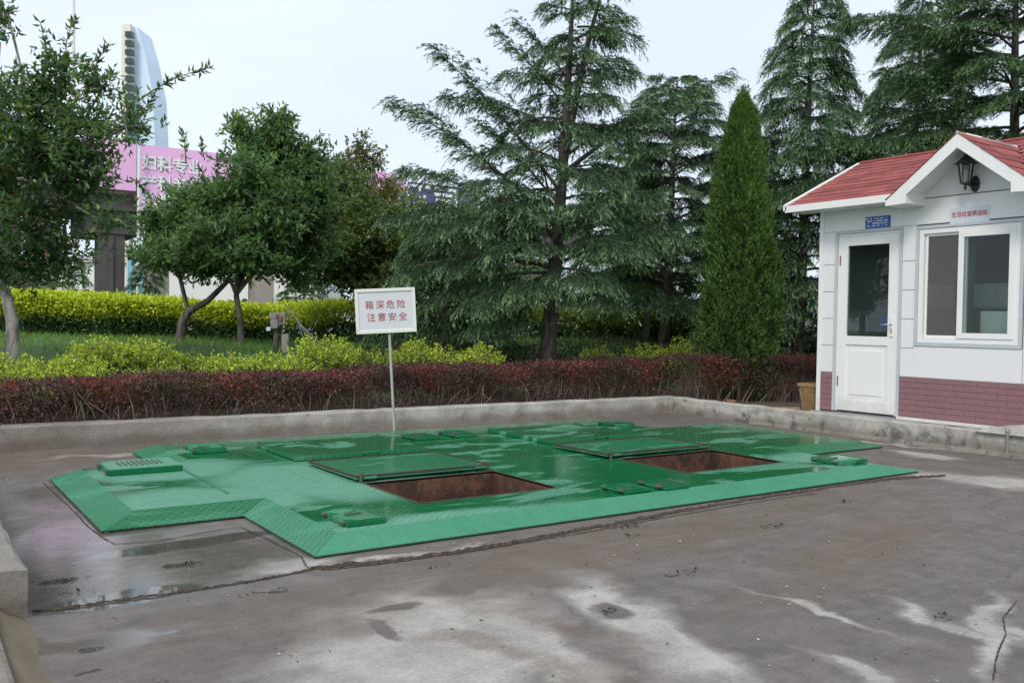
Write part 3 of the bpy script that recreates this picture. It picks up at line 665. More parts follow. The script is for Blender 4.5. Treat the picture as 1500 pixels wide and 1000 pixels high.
# window: outer frame, fixed screened light on the left, sliding sash in front on the right
wn = MB().box(FX-.012, FX+.045, WY0+.002, WY0+.052, WZ0+.002, WZ1-.002).build('window', M['white'], hut, bevel=.003)
for q in ((WY1-.052, WY1-.002, WZ0+.002, WZ1-.002), (WY0+.0525, WY1-.0525, WZ0+.002, WZ0+.055), (WY0+.0525, WY1-.0525, WZ1-.055, WZ1-.002)):
    MB().box(FX-.012, FX+.045, *q).build('frame_bar', M['white'], wn, bevel=.003)
mid = (WY0+WY1)/2+.035
def sash(y0, y1, x0, x1, t, name):
    s_ = MB().box(x0, x1, y0, y0+t, WZ0+.056, WZ1-.056).build(name, M['white'], wn, bevel=.003)
    for q in ((y1-t, y1, WZ0+.056, WZ1-.056), (y0+t+.0005, y1-t-.0005, WZ0+.056, WZ0+.056+t), (y0+t+.0005, y1-t-.0005, WZ1-.056-t, WZ1-.056)):
        MB().box(x0, x1, *q).build('sash_rail', M['white'], wn, bevel=.003)
sash(WY0+.05, mid+.06, FX-.022, FX+.008, .058, 'sliding_sash')
MB().box(FX-.010, FX-.006, WY0+.108, mid+.002, WZ0+.114, WZ1-.114).build('pane', M['glass'], wn)
sash(mid-.02, WY1-.06, FX+.012, FX+.040, .028, 'fixed_sash')
MB().box(FX+.020, FX+.022, mid+.008, WY1-.088, WZ0+.084, WZ1-.084).build('insect_screen', M['screen'], wn)
MB().box(FX+.034, FX+.037, mid+.008, WY1-.088, WZ0+.084, WZ1-.084).build('pane', M['glass'], wn)
# roof
EX, EZ, RX, RZ = 8.86, 2.665, 10.28, 3.33
RY0, RY1 = 2.3, 7.03
def rz(x): return EZ+(RZ-EZ)*(x-EX)/(RX-EX)
b = MB(); XF = FX+.02
b.prism([(XF, RY1, rz(XF)-.02), (RX, RY1, RZ-.02), (2*RX-EX, RY1, EZ-.02), (2*RX-EX, RY1, EZ-.05), (RX, RY1, RZ-.05), (XF, RY1, rz(XF)-.05)], (0, RY0-RY1, 0))
for y0, y1 in ((RY0, 4.93-.70), (4.93+.70, RY1)): b.prism([(EX, y1, EZ-.02), (XF-.0005, y1, rz(XF)-.02), (XF-.0005, y1, rz(XF)-.05), (EX, y1, EZ-.05)], (0, y0-y1, 0))
roof = b.build('roof', M['white'], hut)
for y0, y1 in ((RY0, 4.93-.70), (4.93+.70, RY1+.02)):
    MB().box(EX-.022, EX-.001, y0, y1, EZ-.085, EZ-.005).build('fascia', M['white'], roof, bevel=.003)
    MB().box(EX, FX-.013, y0, y1-.021, EZ-.080, EZ-.066).build('soffit', M['white'], roof)
b = MB(); b.prism([(EX-.022, RY1+.001, EZ-.06), (RX, RY1+.001, RZ-.075), (RX, RY1+.001, RZ+.012), (EX-.022, RY1+.001, EZ+.010)], (0, .045, 0)); b.build('verge_board', M['white'], roof)
b = MB(); b.prism([(2*RX-EX, RY1+.001, EZ-.06), (RX+.0005, RY1+.001, RZ-.075), (RX+.0005, RY1+.001, RZ+.012), (2*RX-EX, RY1+.001, EZ+.010)], (0, .045, 0)); b.build('verge_board', M['white'], roof)
b = MB(); b.poly([(FX+.07, YL-.02, WT), (XBK, YL-.02, WT), (RX, YL-.02, RZ-.08)]); b.build('gable_wall', M['panel'], hut)
sme = {}
def shingles(org, along, up, n_rows, expo, row_range, parent, blen=.30):
    """courses of shingles; org lower corner, along = unit vector, up = unit slope vector, row_range(k)->(a0,a1)"""
    along = np.array(along, float); up = np.array(up, float); nrm = np.cross(along, up); nrm *= np.sign(nrm[2]); o0 = wloc(parent)
    for k in range(n_rows):
        a0, a1 = row_range(k)
        if a1-a0 < .05: continue
        e = a0-(blen*random.random()*.9)
        while e < a1:
            s_, t_ = max(a0, e), min(a1, e+blen-.003); e += blen
            if t_-s_ < .02: continue
            key = (tuple(up.round(2)), round(t_-s_, 2))
            if key not in sme:
                bb = MB(); L_ = round(t_-s_, 2)-.004
                P = lambda u, v, h: along*u+up*v+nrm*h
                bb.hexa([P(0, 0, .004), P(L_, 0, .004), P(L_, expo*1.12, 0), P(0, expo*1.12, 0)], [P(0, 0, .010), P(L_, 0, .010), P(L_, expo*1.12, .004), P(0, expo*1.12, .004)])
                me = bpy.data.meshes.new('shingle'); me.from_pydata([tuple(v) for v in bb.v], [], bb.f); me.materials.append(M['shingle']); sme[key] = me
            o = bpy.data.objects.new('shingle', sme[key]); col.objects.link(o); o.parent = parent
            o.location = np.array(org, float)+along*s_+up*(k*expo+(random.random()-.5)*.012)+nrm*(random.random()*.003)-o0
sl_ = math.hypot(RX-EX, RZ-EZ); upv = ((RX-EX)/sl_, 0, (RZ-EZ)/sl_)
DC, DH, DAZ = 4.93, .775, 3.185                          # dormer centre y, half width, apex z
DX = 8.80; DEZ = 2.585
def dz(y): return DAZ-(DAZ-DEZ)*abs(y-DC)/DH
n_r = 11; ex = sl_/n_r
def main_rows(k):
    zc = EZ+(RZ-EZ)*(k+.3)/n_r; hw = max(0, (DAZ-zc)/(DAZ-DEZ)*DH)
    return (-.0, RY1-DC-hw-.01) if hw > 0 else (0, RY1-3.4)
shingles((EX-.012, RY1, EZ-.014), (0, -1, 0), upv, n_r, ex, main_rows, roof)
def main_rows2(k):
    zc = EZ+(RZ-EZ)*(k+.3)/n_r; hw = max(0, (DAZ-zc)/(DAZ-DEZ)*DH)
    return (RY1-DC+hw+.01, RY1-3.4) if hw > 0 else (0, 0)
shingles((EX-.012, RY1, EZ-.014), (0, -1, 0), upv, n_r, ex, main_rows2, roof)
MB().tube([(RX, RY0, RZ+.004), (RX, RY1, RZ+.004)], .022, 6).build('ridge_cap', M['shingle'], roof)
# dormer gable
dm = MB().poly([(FX-.001, DC-DH+.1, WT-.001), (FX-.001, DC+DH-.1, WT-.001), (FX-.001, DC+.05, DAZ-.11), (FX-.001, DC-.05, DAZ-.11)]).build('dormer', M['panel'], hut)
MB().box(FX-.016, FX-.002, DC-DH+.1, DC+DH-.1, WT-.004, WT+.006).build('joint_line', M['groove'], dm)
for s_ in (1, -1):
    yo = DC+s_*DH; yi = DC+s_*.53; fw_ = .115
    pts = [(DX, DC, DAZ), (DX, DC+s_*.5365, dz(DC+.5365)), (DX, DC+s_*.5365, dz(DC+.53)-fw_*1.25), (DX, DC, DAZ-fw_*1.25)]
    MB().prism(pts, (.022, 0, 0)).build('rake_board', M['white'], dm)
    pts = [(DX, DC+s_*.5375, dz(DC+.5375)), (DX, yo, DEZ), (DX, yo, DEZ-.055), (DX, DC+s_*.5375, DEZ-.045)]
    MB().prism(pts, (.022, 0, 0)).build('eave_return', M['white'], dm)
    MB().prism([(DX+.0225, DC+s_*.5375, dz(DC+.5375)-.02), (DX+.0225, yo-s_*.004, DEZ-.012), (DX+.0225, yo-s_*.004, DEZ-.053), (DX+.0225, DC+s_*.5375, DEZ-.043)], (FX-DX-.024, 0, 0)).build('return_box', M['white'], dm)
    MB().prism([(DX+.0225, DC+s_*.001, DAZ-.10), (DX+.0225, DC+s_*.536, dz(DC+.536)-.10), (DX+.0225, DC+s_*.536, dz(DC+.536)-.085), (DX+.0225, DC+s_*.001, DAZ-.085)], (FX-DX-.0245, 0, 0)).build('soffit', M['white'], dm)
    XR = EX+(DAZ-EZ)/(RZ-EZ)*(RX-EX)
    xo = EX+(DEZ-EZ)/(RZ-EZ)*(RX-EX)
    dk = MB().poly([(DX, DC, DAZ-.004), (DX, yo, DEZ-.004), (xo if xo > DX else DX+.1, yo, DEZ-.004), (XR, DC, DAZ-.004)]).build('dormer_deck', M['shingle'], dm)
    sl2 = math.hypot(DH, DAZ-DEZ); nr2 = 6
    def drow(k): f = (k+.5)/nr2; zc = DEZ+(DAZ-DEZ)*f; return (0, max(.1, EX+(zc-EZ)/(RZ-EZ)*(RX-EX)-DX+.06))
    shingles((DX-.008, yo, DEZ-.001), (1, 0, 0), (0, -s_*DH/sl2, (DAZ-DEZ)/sl2), nr2, sl2/nr2, drow, dk)
MB().tube([(DX-.006, DC, DAZ+.006), (XR, DC, DAZ+.006)], .016, 6).build('ridge_cap', M['white'], dm)

# things on and in the hut
def hutF(y, z, off=0.): return frame((PT-off, y, z), (-1, 0, 0))
Fs = hutF(6.02, 2.415, .004)
bp = empty('door_plaque', (PT-.004, 6.02, 2.35), 'small blue plaque with white lines of text above the hut door', 'plaque')
b = MB(); fbox(b, Fs, -.155, .155, -.065, .065, -.003, .005); pl_ = b.build('plate', M['blue_plate'], bp, bevel=.002)
for r_, (z_, a0, n_) in enumerate(((.040, -.095, 15), (.013, -.125, 18), (-.014, -.12, 17), (-.040, -.13, 18))):      # lines of lettering too small to read
    b = MB()
    for k in range(n_):
        if random.random() < (.12 if r_ < 3 else .3): continue
        a = a0+k*.0142; fbox(b, Fs, a, a+.010, z_-.0075, z_+.0075*random.choice((.4, 1, 1)), .0055, .0065)
    b.build('lettering', M['white_letter'], pl_)['kind'] = 'stuff'
b = MB(); b.prism([Fs(-.128+.011*math.cos(k*.785), .040+.011*math.sin(k*.785), .0055) for k in range(8)], np.array([-.001, 0, 0])); b.build('emblem', M['white_letter'], pl_)
Fn = hutF(4.975, 2.405, .004)
np_ = empty('name_plate', (PT-.004, 4.975, 2.32), 'pale blue plate with red characters above the hut window', 'sign')
b = MB(); fbox(b, Fn, -.208, .208, -.082, .082, -.003, .004); pl_ = b.build('plate', M['pale_plate'], np_, bevel=.002)
text('生活垃圾转运站', .060, Fn, 0, .006, .005, M['red_letter'], pl_, .90, bold=.0008)
# wall lantern
lx, ly, lz = FX-.15, 4.955, 2.79
ln = empty('wall_lantern', (FX-.002, 4.93, 2.66), 'black six-sided wall lantern under the dormer gable', 'lantern')
MB().lathe((lx, ly, lz), [(.001, .245), (.010, .24), (.012, .225), (.006, .215), (.02, .205), (.085, .135), (.112, .125), (.112, .117), (.07, .115)], 6).build('lantern_roof', M['black'], ln)
MB().lathe((lx, ly, lz), [(.066, .113), (.042, -.07)], 6).build('lantern_glass', M['lamp_glass'], ln)
for k in range(6):
    a = k*math.pi/3; MB().tube([(lx+.072*math.cos(a), ly+.072*math.sin(a), lz+.116), (lx+.047*math.cos(a), ly+.047*math.sin(a), lz-.072)], .006, 4).build('glazing_bar', M['black'], ln)
MB().lathe((lx, ly, lz), [(.0, -.062), (.052, -.068), (.056, -.082), (.03, -.092), (.012, -.098), (.010, -.115), (.018, -.122), (.010, -.132), (.014, -.142), (.0, -.155)], 8).build('lantern_base', M['black'], ln)
MB().lathe((lx, ly, lz), [(.018, -.066), (.020, .0), (.016, .05), (.0, .06)], 8).build('bulb', M['white_letter'], ln)
MB().tube([(lx, ly, lz-.085), (lx+.06, ly-.015, lz-.095), (FX-.02, 4.93, lz-.075)], .012, 6).build('arm', M['black'], ln)
b = MB(); b.prism([(FX-.001, 4.93+.058*math.sin(k*math.pi/6)*(.85), lz-.075+.085*math.cos(k*math.pi/6)) for k in range(12)], (-.022, 0, 0)); b.build('wall_plate', M['black'], ln, bevel=.006)
# interior things seen through the glass
o = empty('cabinet', (10.2, 5.3, HZ), 'pale grey cupboard seen through the hut window', 'cupboard')
MB().box(9.95, 10.45, 4.6, 6.0, 1.46, 1.74).build('body', M['cabinet'], o, bevel=.01); [MB().box(9.938, 9.949, y, y+.44, 1.48, 1.72).build('front', M['cabinet'], o, bevel=.004) for y in (4.62, 5.08, 5.54)]
MB().box(9.98, 10.42, 4.65, 5.95, HZ, 1.459).build('carcass', M['interior'], o)
o = MB().box(9.42, 9.75, 4.66, 4.98, HZ, 1.42).build('steel_locker', M['cabinet'], None, (9.6, 4.8, HZ), bevel=.01); tag(o, 'light patterned low locker just inside the hut window', 'locker')
b = MB()
for i in range(7):
    y = 5.84+i*.035; x = 9.30+.02*math.sin(i*1.7); b.v += [(x, y, 1.42-.012*i), (x+.015*math.sin(i), y, 1.18+.02*abs(i-3))]
    if i: b.f.append((2*i-2, 2*i, 2*i+1, 2*i-1))
cl = b.build('cloth', M['blue_cloth'], None, (9.3, 5.94, 1.18)); md = cl.modifiers.new('s', 'SOLIDIFY'); md.thickness = .012; tag(cl, 'blue cloth hanging behind the hut door glass', 'cloth')
b = MB()
for i in range(9):
    y = 5.0-.0+i*.025; x = 9.30+.018*math.sin(i*2.1); b.v += [(x, y-.02, 2.2), (x, y, 1.1)]
    if i: b.f.append((2*i-2, 2*i, 2*i+1, 2*i-1))
cu_ = b.build('curtain', M['teal'], None, (9.3, 5.1, 1.1)); md = cu_.modifiers.new('s', 'SOLIDIFY'); md.thickness = .006; tag(cu_, 'narrow teal curtain beside the sliding hut window', 'curtain')
# outside: stool behind the corner, plank, plaster heap with pipe, brick bit
st = empty('slatted_basket', (9.47, 7.04, .165), 'tapered brown slatted wooden basket standing behind the hut corner', 'basket')
for q in ((9.31, 9.63, 6.90, 6.93), (9.31, 9.63, 7.15, 7.18), (9.31, 9.34, 6.931, 7.149), (9.60, 9.63, 6.931, 7.149)): MB().box(*q, .49, .53).build('rim_bar', M['wood'], st, bevel=.005)
for k in range(7):
    for (ax, s_) in ((0, 0), (0, 1), (1, 0), (1, 1)):
        u = (k+.5)/7
        if ax == 0: x_t, y_t = 9.315+.31*u, (6.915 if s_ == 0 else 7.165); x_b, y_b = 9.36+.22*u, (6.955 if s_ == 0 else 7.125); w2 = .012
        else: x_t, y_t = (9.325 if s_ == 0 else 9.615), 6.93+.22*u; x_b, y_b = (9.365 if s_ == 0 else 9.575), 6.96+.16*u; w2 = .010
        MB().tube([(x_b, y_b, .165), (x_t, y_t, .495)], w2, 4).build('slat', M['wood'], st)
for z, f in ((.27, .045), (.38, .028)):
    for q in ((9.325+f, 9.615-f, 6.90+f*.7, 6.912+f*.7), (9.325+f, 9.615-f, 7.168-f*.7, 7.18-f*.7), (9.312+f, 9.324+f, 6.915+f*.7, 7.165-f*.7)): MB().box(*q, z, z+.025).build('hoop', M['wood'], st)
MB().box(9.36, 9.58, 6.95, 7.13, .163, .18).build('bottom', M['wood'], st)
b = MB(); b.hexa([(9.10, 7.02, .226), (9.13, 6.99, .226), (9.20, 7.62, .180), (9.16, 7.64, .180)], [(9.10, 7.02, .252), (9.13, 6.99, .252), (9.20, 7.62, .208), (9.16, 7.64, .208)])
tag(b.build('plank', M['wood'], None, (9.15, 7.3, .18)), 'loose yellowish plank lying on the soil beside the slatted basket', 'plank')
b = MB()
for i in range(9):
    for j in range(15):
        u, v = i/8, j/14; x = 8.93+.27*u; y = 3.3+1.45*v
        z = .215+.11*math.sin(math.pi*min(1, max(0, v)))**.7*(.25+.75*math.sin(math.pi*(.25+.6*u)))+random.random()*.012; b.v.append((x, y, z if 0 < i < 8 and 0 < j < 14 else .214))
        if i and j: b.f.append(((i-1)*15+j-1, i*15+j-1, i*15+j, (i-1)*15+j))
tag(b.build('plaster_heap', M['kerb'], None, (9.05, 4.0, .21), smooth=True), 'lump of pale plaster smeared on the kerb at the hut foot', 'plaster')
pp = empty('drain_pipe', (8.93, 4.42, 0), 'thin grey upright pipe fixed to the kerb under the hut', 'pipe')
MB().tube([(8.93, 4.42, -.002), (8.93, 4.42, .26)], .014, 8).build('tube', M['cable'], pp); MB().lathe((8.93, 4.42, .25), [(0, .03), (.02, .028), (.02, 0), (.014, 0)], 8).build('cap', M['alu'], pp)
b = MB(); b.box(9.04, 9.10, 7.96, 8.09, .222, .262); tag(b.build('loose_brick', plain('clay_brick', (.24, .11, .07), .9, .45, 30), None, (9.1, 8.07, .225), bevel=.012), 'broken orange brick lying on the kerb below the bare stems', 'brick')

# ------------------------------------------------------------------ vegetation generators
def unit(v): return v/(np.linalg.norm(v, axis=-1, keepdims=True)+1e-9)
def leaves(P, D, ln, wd, C, fold=.25, flat=.45):
    """leaf quads: P base (n,3), D direction (n,3)"""
    n = len(P); D = unit(D); ln = np.broadcast_to(ln, (n,))[:, None]; wd = np.broadcast_to(wd, (n,))[:, None]
    a = unit(np.cross(D, np.array([0, 0, 1.])+rng.normal(0, flat, (n, 3)))); nn = np.cross(D, a)
    m = P+D*ln*.45
    V = np.stack([P, m+a*wd*.5+nn*wd*fold, P+D*ln-nn*ln*.12, m-a*wd*.5+nn*wd*fold], 1).reshape(-1, 3)
    F = np.arange(n*4).reshape(n, 4); return V, F, np.repeat(C, 4, 0)
def blades(P, D, ln, wd, C, Ct):
    n = len(P); D = unit(D); a = unit(np.cross(D, rng.normal(size=(n, 3))))
    ln = np.broadcast_to(ln, (n,))[:, None]; wd = np.broadcast_to(wd, (n,))[:, None]
    V = np.stack([P-a*wd*.5, P+a*wd*.5, P+D*ln], 1).reshape(-1, 3); F = np.arange(n*3).reshape(n, 3)
    CC = np.stack([C, C, Ct], 1).reshape(-1, 3); return V, F, CC
class Acc:
    def __init__(s): s.V = []; s.F = []; s.C = []; s.n = 0
    def add(s, V, F, C): s.V.append(V); s.F.append(F+s.n); s.C.append(C); s.n += len(V)
    def build(s, name, mat, parent, kind='stuff'):
        return tris_mesh(name, np.concatenate(s.V), np.concatenate(s.F), np.concatenate(s.C), mat, parent, kind)
def cvar(c, n, v=.2, tint=None):
    c = np.array(c); o = c*(1+(rng.random((n, 1))-.5)*2*v)*(1+(rng.random((n, 3))-.5)*.25*v*2); return np.clip(o, 0, 1)
def pick(cols, n, w=None):
    k = rng.choice(len(cols), n, p=w); return np.array(cols)[k]
def smooth3(p, sc, seed=0):
    """cheap smooth pseudo noise in [0,1]"""
    p = np.asarray(p)*sc+seed*7.13
    return .5+.5*(np.sin(p[:, 0]*1.7+1.3*np.sin(p[:, 1]*1.1))*.5+np.sin(p[:, 1]*2.3+p[:, 2]*1.9)*.3+np.sin(p[:, 2]*3.1+p[:, 0]*2.7)*.2)

CED_D, CED_M, CED_T = (.024, .054, .025), (.054, .116, .049), (.34, .52, .26)  # pale young tips; sunlit tips and shaded crown interior also put into these tones
def cedar(base, height, rad, label, limbs=None, n_auto=55, z_low=.12, trunk_r=.13, top_lean=(0, 0), dens=1., group='cedar trees behind the hedge', second=None, hue=(1, 1, 1), droop=.42, name='cedar_tree', power=.8, az_bias=None, seed=1, needle=.052, tws=1.):
    global rng
    rng = np.random.default_rng(seed)
    base = np.array(base, float); root = empty(name, base, label, 'tree', group)
    topp = base+np.array([top_lean[0], top_lean[1], height])
    tp = lambda f: base+(topp-base)*f+np.array([math.sin(f*5+seed)*.03, math.cos(f*4+seed)*.03, 0])*height*.15
    b = MB(); fs = np.linspace(-.02, 1, 14); b.tube([tp(f) for f in fs], [trunk_r*(1-f)**.8+.008+(.35*trunk_r if f < .01 else 0) for f in fs], 9)
    if second:                                           # second stem: (start fraction, top point)
        s0 = tp(second[0]); s1 = np.array(second[1]); pts = [s0+(s1-s0)*t+np.array([0, 0, .25*math.sin(t*math.pi)]) for t in np.linspace(0, 1, 8)]
        b.tube(pts, [trunk_r*.5*(1-t)**.8+.006 for t in np.linspace(0, 1, 8)], 7)
    b.build('trunk', M['bark'], root, smooth=True)
    acc = Acc(); wood = MB(); hue = np.array(hue)
    L = []
    for i in range(n_auto):
        f = z_low+(1-z_low)*((i+.5)/n_auto)**.92
        az = i*2.399963+rng.normal(0, .35)
        ln = rad*(1-(f-z_low)/(1-z_low))**power*(.75+.45*rng.random())+.12
        L.append((tp(f), np.array([math.cos(az), math.sin(az), 0]), ln, .10+.42*f+rng.normal(0, .07), droop*(.8+.5*rng.random())))
        if second and f > second[0]+.03:
            g = (f-second[0])/(1-second[0]); p = np.array(pts[min(7, int(g*7))]); az += 1.2
            L.append((p, np.array([math.cos(az), math.sin(az), 0]), ln*.8, .12+.4*f, droop))
    for (p0, tip) in (limbs or []):
        p0 = np.array(p0); tip = np.array(tip); d = tip-p0; h = np.array([d[0], d[1], 0]); ln = np.linalg.norm(h); dr = .22; L.append((p0, h/(ln+1e-9), ln, d[2]/ln+dr, dr))
    for (p0, dh, ln, rise, dr) in L:
        T = np.linspace(0, 1, 8); cur = p0+np.outer(T*ln, dh)+np.outer(ln*(rise*T-dr*T**2.3), [0, 0, 1])
        r0 = .007+.011*ln
        wood.tube(cur, [r0*(1-t)+.004 for t in T], 5, cap=False)
        ns = max(8, int((10+21*ln)*dens)); t = rng.random(ns)**.75*.93+.07; t[:2] = (.97, 1.)
        side = np.sign(rng.random(ns)-.5); perp = np.array([-dh[1], dh[0], 0])
        ang = rng.uniform(.35, 1.15, ns)
        P0 = p0+np.outer(t*ln, dh)+np.outer(ln*(rise*t-dr*t**2.3), [0, 0, 1])
        sdir = np.cos(ang)[:, None]*dh+(np.sin(ang)*side)[:, None]*perp; sdir[:, 2] += rise-2.3*dr*t**1.3*.6+rng.normal(0, .07, ns)
        slen = (.16+.40*ln*(1-t)**.7)*(.7+.6*rng.random(ns)); slen = np.minimum(slen, .95)
        # twigs along each secondary
        nt_ = np.maximum(3, (slen*13*dens)).astype(int)
        rep = np.repeat(np.arange(ns), nt_); m = len(rep); u = rng.random(m)**.8
        sd2 = .30*u**2*slen[rep]
        Q = P0[rep]+sdir[rep]*(u*slen[rep])[:, None]; Q[:, 2] -= sd2
        sp = np.cross(sdir[rep], [0, 0, 1]); sp = unit(sp)*np.sign(rng.random(m)-.5)[:, None]
        tw = unit(sdir[rep]*.8+sp*rng.uniform(.05, .75, (m, 1))+np.array([0, 0, -1])*(.12+.62*u[:, None]**1.5+rng.normal(0, .12, (m, 1))))
        tl = rng.uniform(.13, .30, m)*(1-.25*u)*tws
        nn = np.maximum(8, (tl*78/tws)).astype(int)
        rp = np.repeat(np.arange(m), nn); k = len(rp); v = rng.random(k)
        B = Q[rp]+tw[rp]*(v*tl[rp])[:, None]; B[:, 2] -= .45*v**2*tl[rp]
        rd = unit(rng.normal(size=(k, 3))); D = tw[rp]*.85+rd*.6-np.outer(.5*v, [0, 0, 1])
        tipf = np.clip((v-.45)/.55, 0, 1)*np.clip(.25+.9*u[rp], 0, 1)*np.clip(rng.normal(.85, .3, m), 0, 1.2)[rp]
        base_c = np.array(CED_D)+(np.array(CED_M)-np.array(CED_D))*rng.random((k, 1))
        C = (base_c+(np.array(CED_T)-base_c)*(tipf*.85)[:, None])*hue
        acc.add(*blades(B, D, rng.uniform(.7, 1.25, k)*needle, needle*.24, C*.9, C*1.15))
    wood.build('limbs', M['bark'], root)['kind'] = 'stuff'; acc.build('crown', M['needle'], root)
    return root

def tube_limb(b, p0, p1, r0, r1, sag=.1, n=6, seg=6):
    p0, p1 = np.array(p0, float), np.array(p1, float); o = rng.normal(0, .05, 3)*np.linalg.norm(p1-p0)
    T = np.linspace(0, 1, n); pts = [p0+(p1-p0)*t+np.array([0, 0, sag])*math.sin(math.pi*t)*np.linalg.norm(p1-p0)*.5+o*math.sin(math.pi*t) for t in T]
    b.tube(pts, [r0+(r1-r0)*t for t in T], seg, cap=False); return pts
def broadleaf(name, base, forks, blobs_, n_twig, leaf_n, ln, wd, cols, label, trunk, bark_='bark', cw=None, group=None, seed=1, shoots=(), light_up=0., sh=.55, tstep=9):
    """forks: world points where limbs start; blobs_: list of (centre, (rx,ry,rz)) crown volumes"""
    global rng
    rng = np.random.default_rng(seed)
    root = empty(name, base, label, 'tree', group); b = MB()
    pts = [np.array(p, float) for p, r in trunk]; rs = [r for p, r in trunk]
    b.tube([pts[0]-[0, 0, .1]]+pts, [rs[0]*1.25]+rs, 9); top = pts[-1]
    b.build('trunk', M[bark_], root, smooth=True)
    acc = Acc(); wood = MB(); sub = []
    for c, r in blobs_:                                    # each crown volume is several smaller leaf clumps with gaps between them
        c = np.array(c, float); r = np.array(r, float); sub.append((c, r*.55, None))
        for _ in range(7):
            d = unit(rng.normal(size=3)); sub.append((c+d*r*rng.uniform(.5, .9), r*rng.uniform(.30, .52), c))
    blobs_ = sub; vol = np.array([r[0]*r[1]*r[2] for c, r, q in blobs_])**.8; vol /= vol.sum()
    for (c, r, par), wv in zip(blobs_, vol):
        c = np.array(c, float); r = np.array(r, float)
        f = min(forks, key=lambda q: np.linalg.norm(np.array(q[0])-c)) if forks else (top, rs[-1])
        fp, fr = np.array(f[0], float), f[1]
        lim = tube_limb(wood, fp, c, fr*.5, .014, .15) if par is None else tube_limb(wood, par, c, .012, .006, .1)
        n = max(6, int(n_twig*wv)); d = unit(rng.normal(size=(n, 3))); rr = rng.random(n)**.42
        P = c+d*r*rr[:, None]; P = P+rng.normal(0, .04, P.shape)
        keep = smooth3(P, 2.4/max(.5, r.mean()), seed) > sh-.42+.12*rng.random(n); P = P[keep]; d = d[keep]; n = len(P)
        for q in range(3, n, tstep): tube_limb(wood, lim[rng.integers(2, 6)], P[q], .011, .004, .06, 4, 4)
        out = unit((P-c)/r+np.array([0, 0, .45])+rng.normal(0, .35, P.shape))
        k = n*leaf_n; rp = np.repeat(np.arange(n), leaf_n); u = rng.random(k)
        tl = .20+.10*rng.random(n)
        B = P[rp]+out[rp]*((u-.3)*tl[rp])[:, None]+rng.normal(0, .018, (k, 3))
        D = out[rp]*rng.uniform(.1, .9, (k, 1))+unit(rng.normal(size=(k, 3)))*.85+np.array([0, 0, -.18])
        cc = pick(cols, k, cw)*(.75+.5*smooth3(B, 2.0, seed+3)[:, None]); 
        acc.add(*leaves(B, D, ln*(.65+.6*rng.random(k)), wd*(.7+.5*rng.random(k)), cc))
    for (p0, p1) in shoots:                               # single leafy shoots sticking out of the crown
        p0, p1 = np.array(p0, float), np.array(p1, float); L_ = np.linalg.norm(p1-p0); pl = tube_limb(wood, p0, p1, .010, .003, .12, 6, 4); pl = np.array(pl)
        k = int(L_*70); u = rng.random(k)**.8; ii = np.clip(u*5, 0, 4.999); i0 = ii.astype(int); B = pl[i0]+(pl[i0+1]-pl[i0])*(ii-i0)[:, None]
        D = unit(p1-p0)*.7+unit(rng.normal(size=(k, 3)))*.8; acc.add(*leaves(B, D, ln*(.7+.5*rng.random(k)), wd*(.7+.4*rng.random(k)), pick(cols, k, cw)))
    wood.build('limbs', M[bark_], root, smooth=True)['kind'] = 'stuff'; acc.build('crown', M['leaf'], root)
    return root

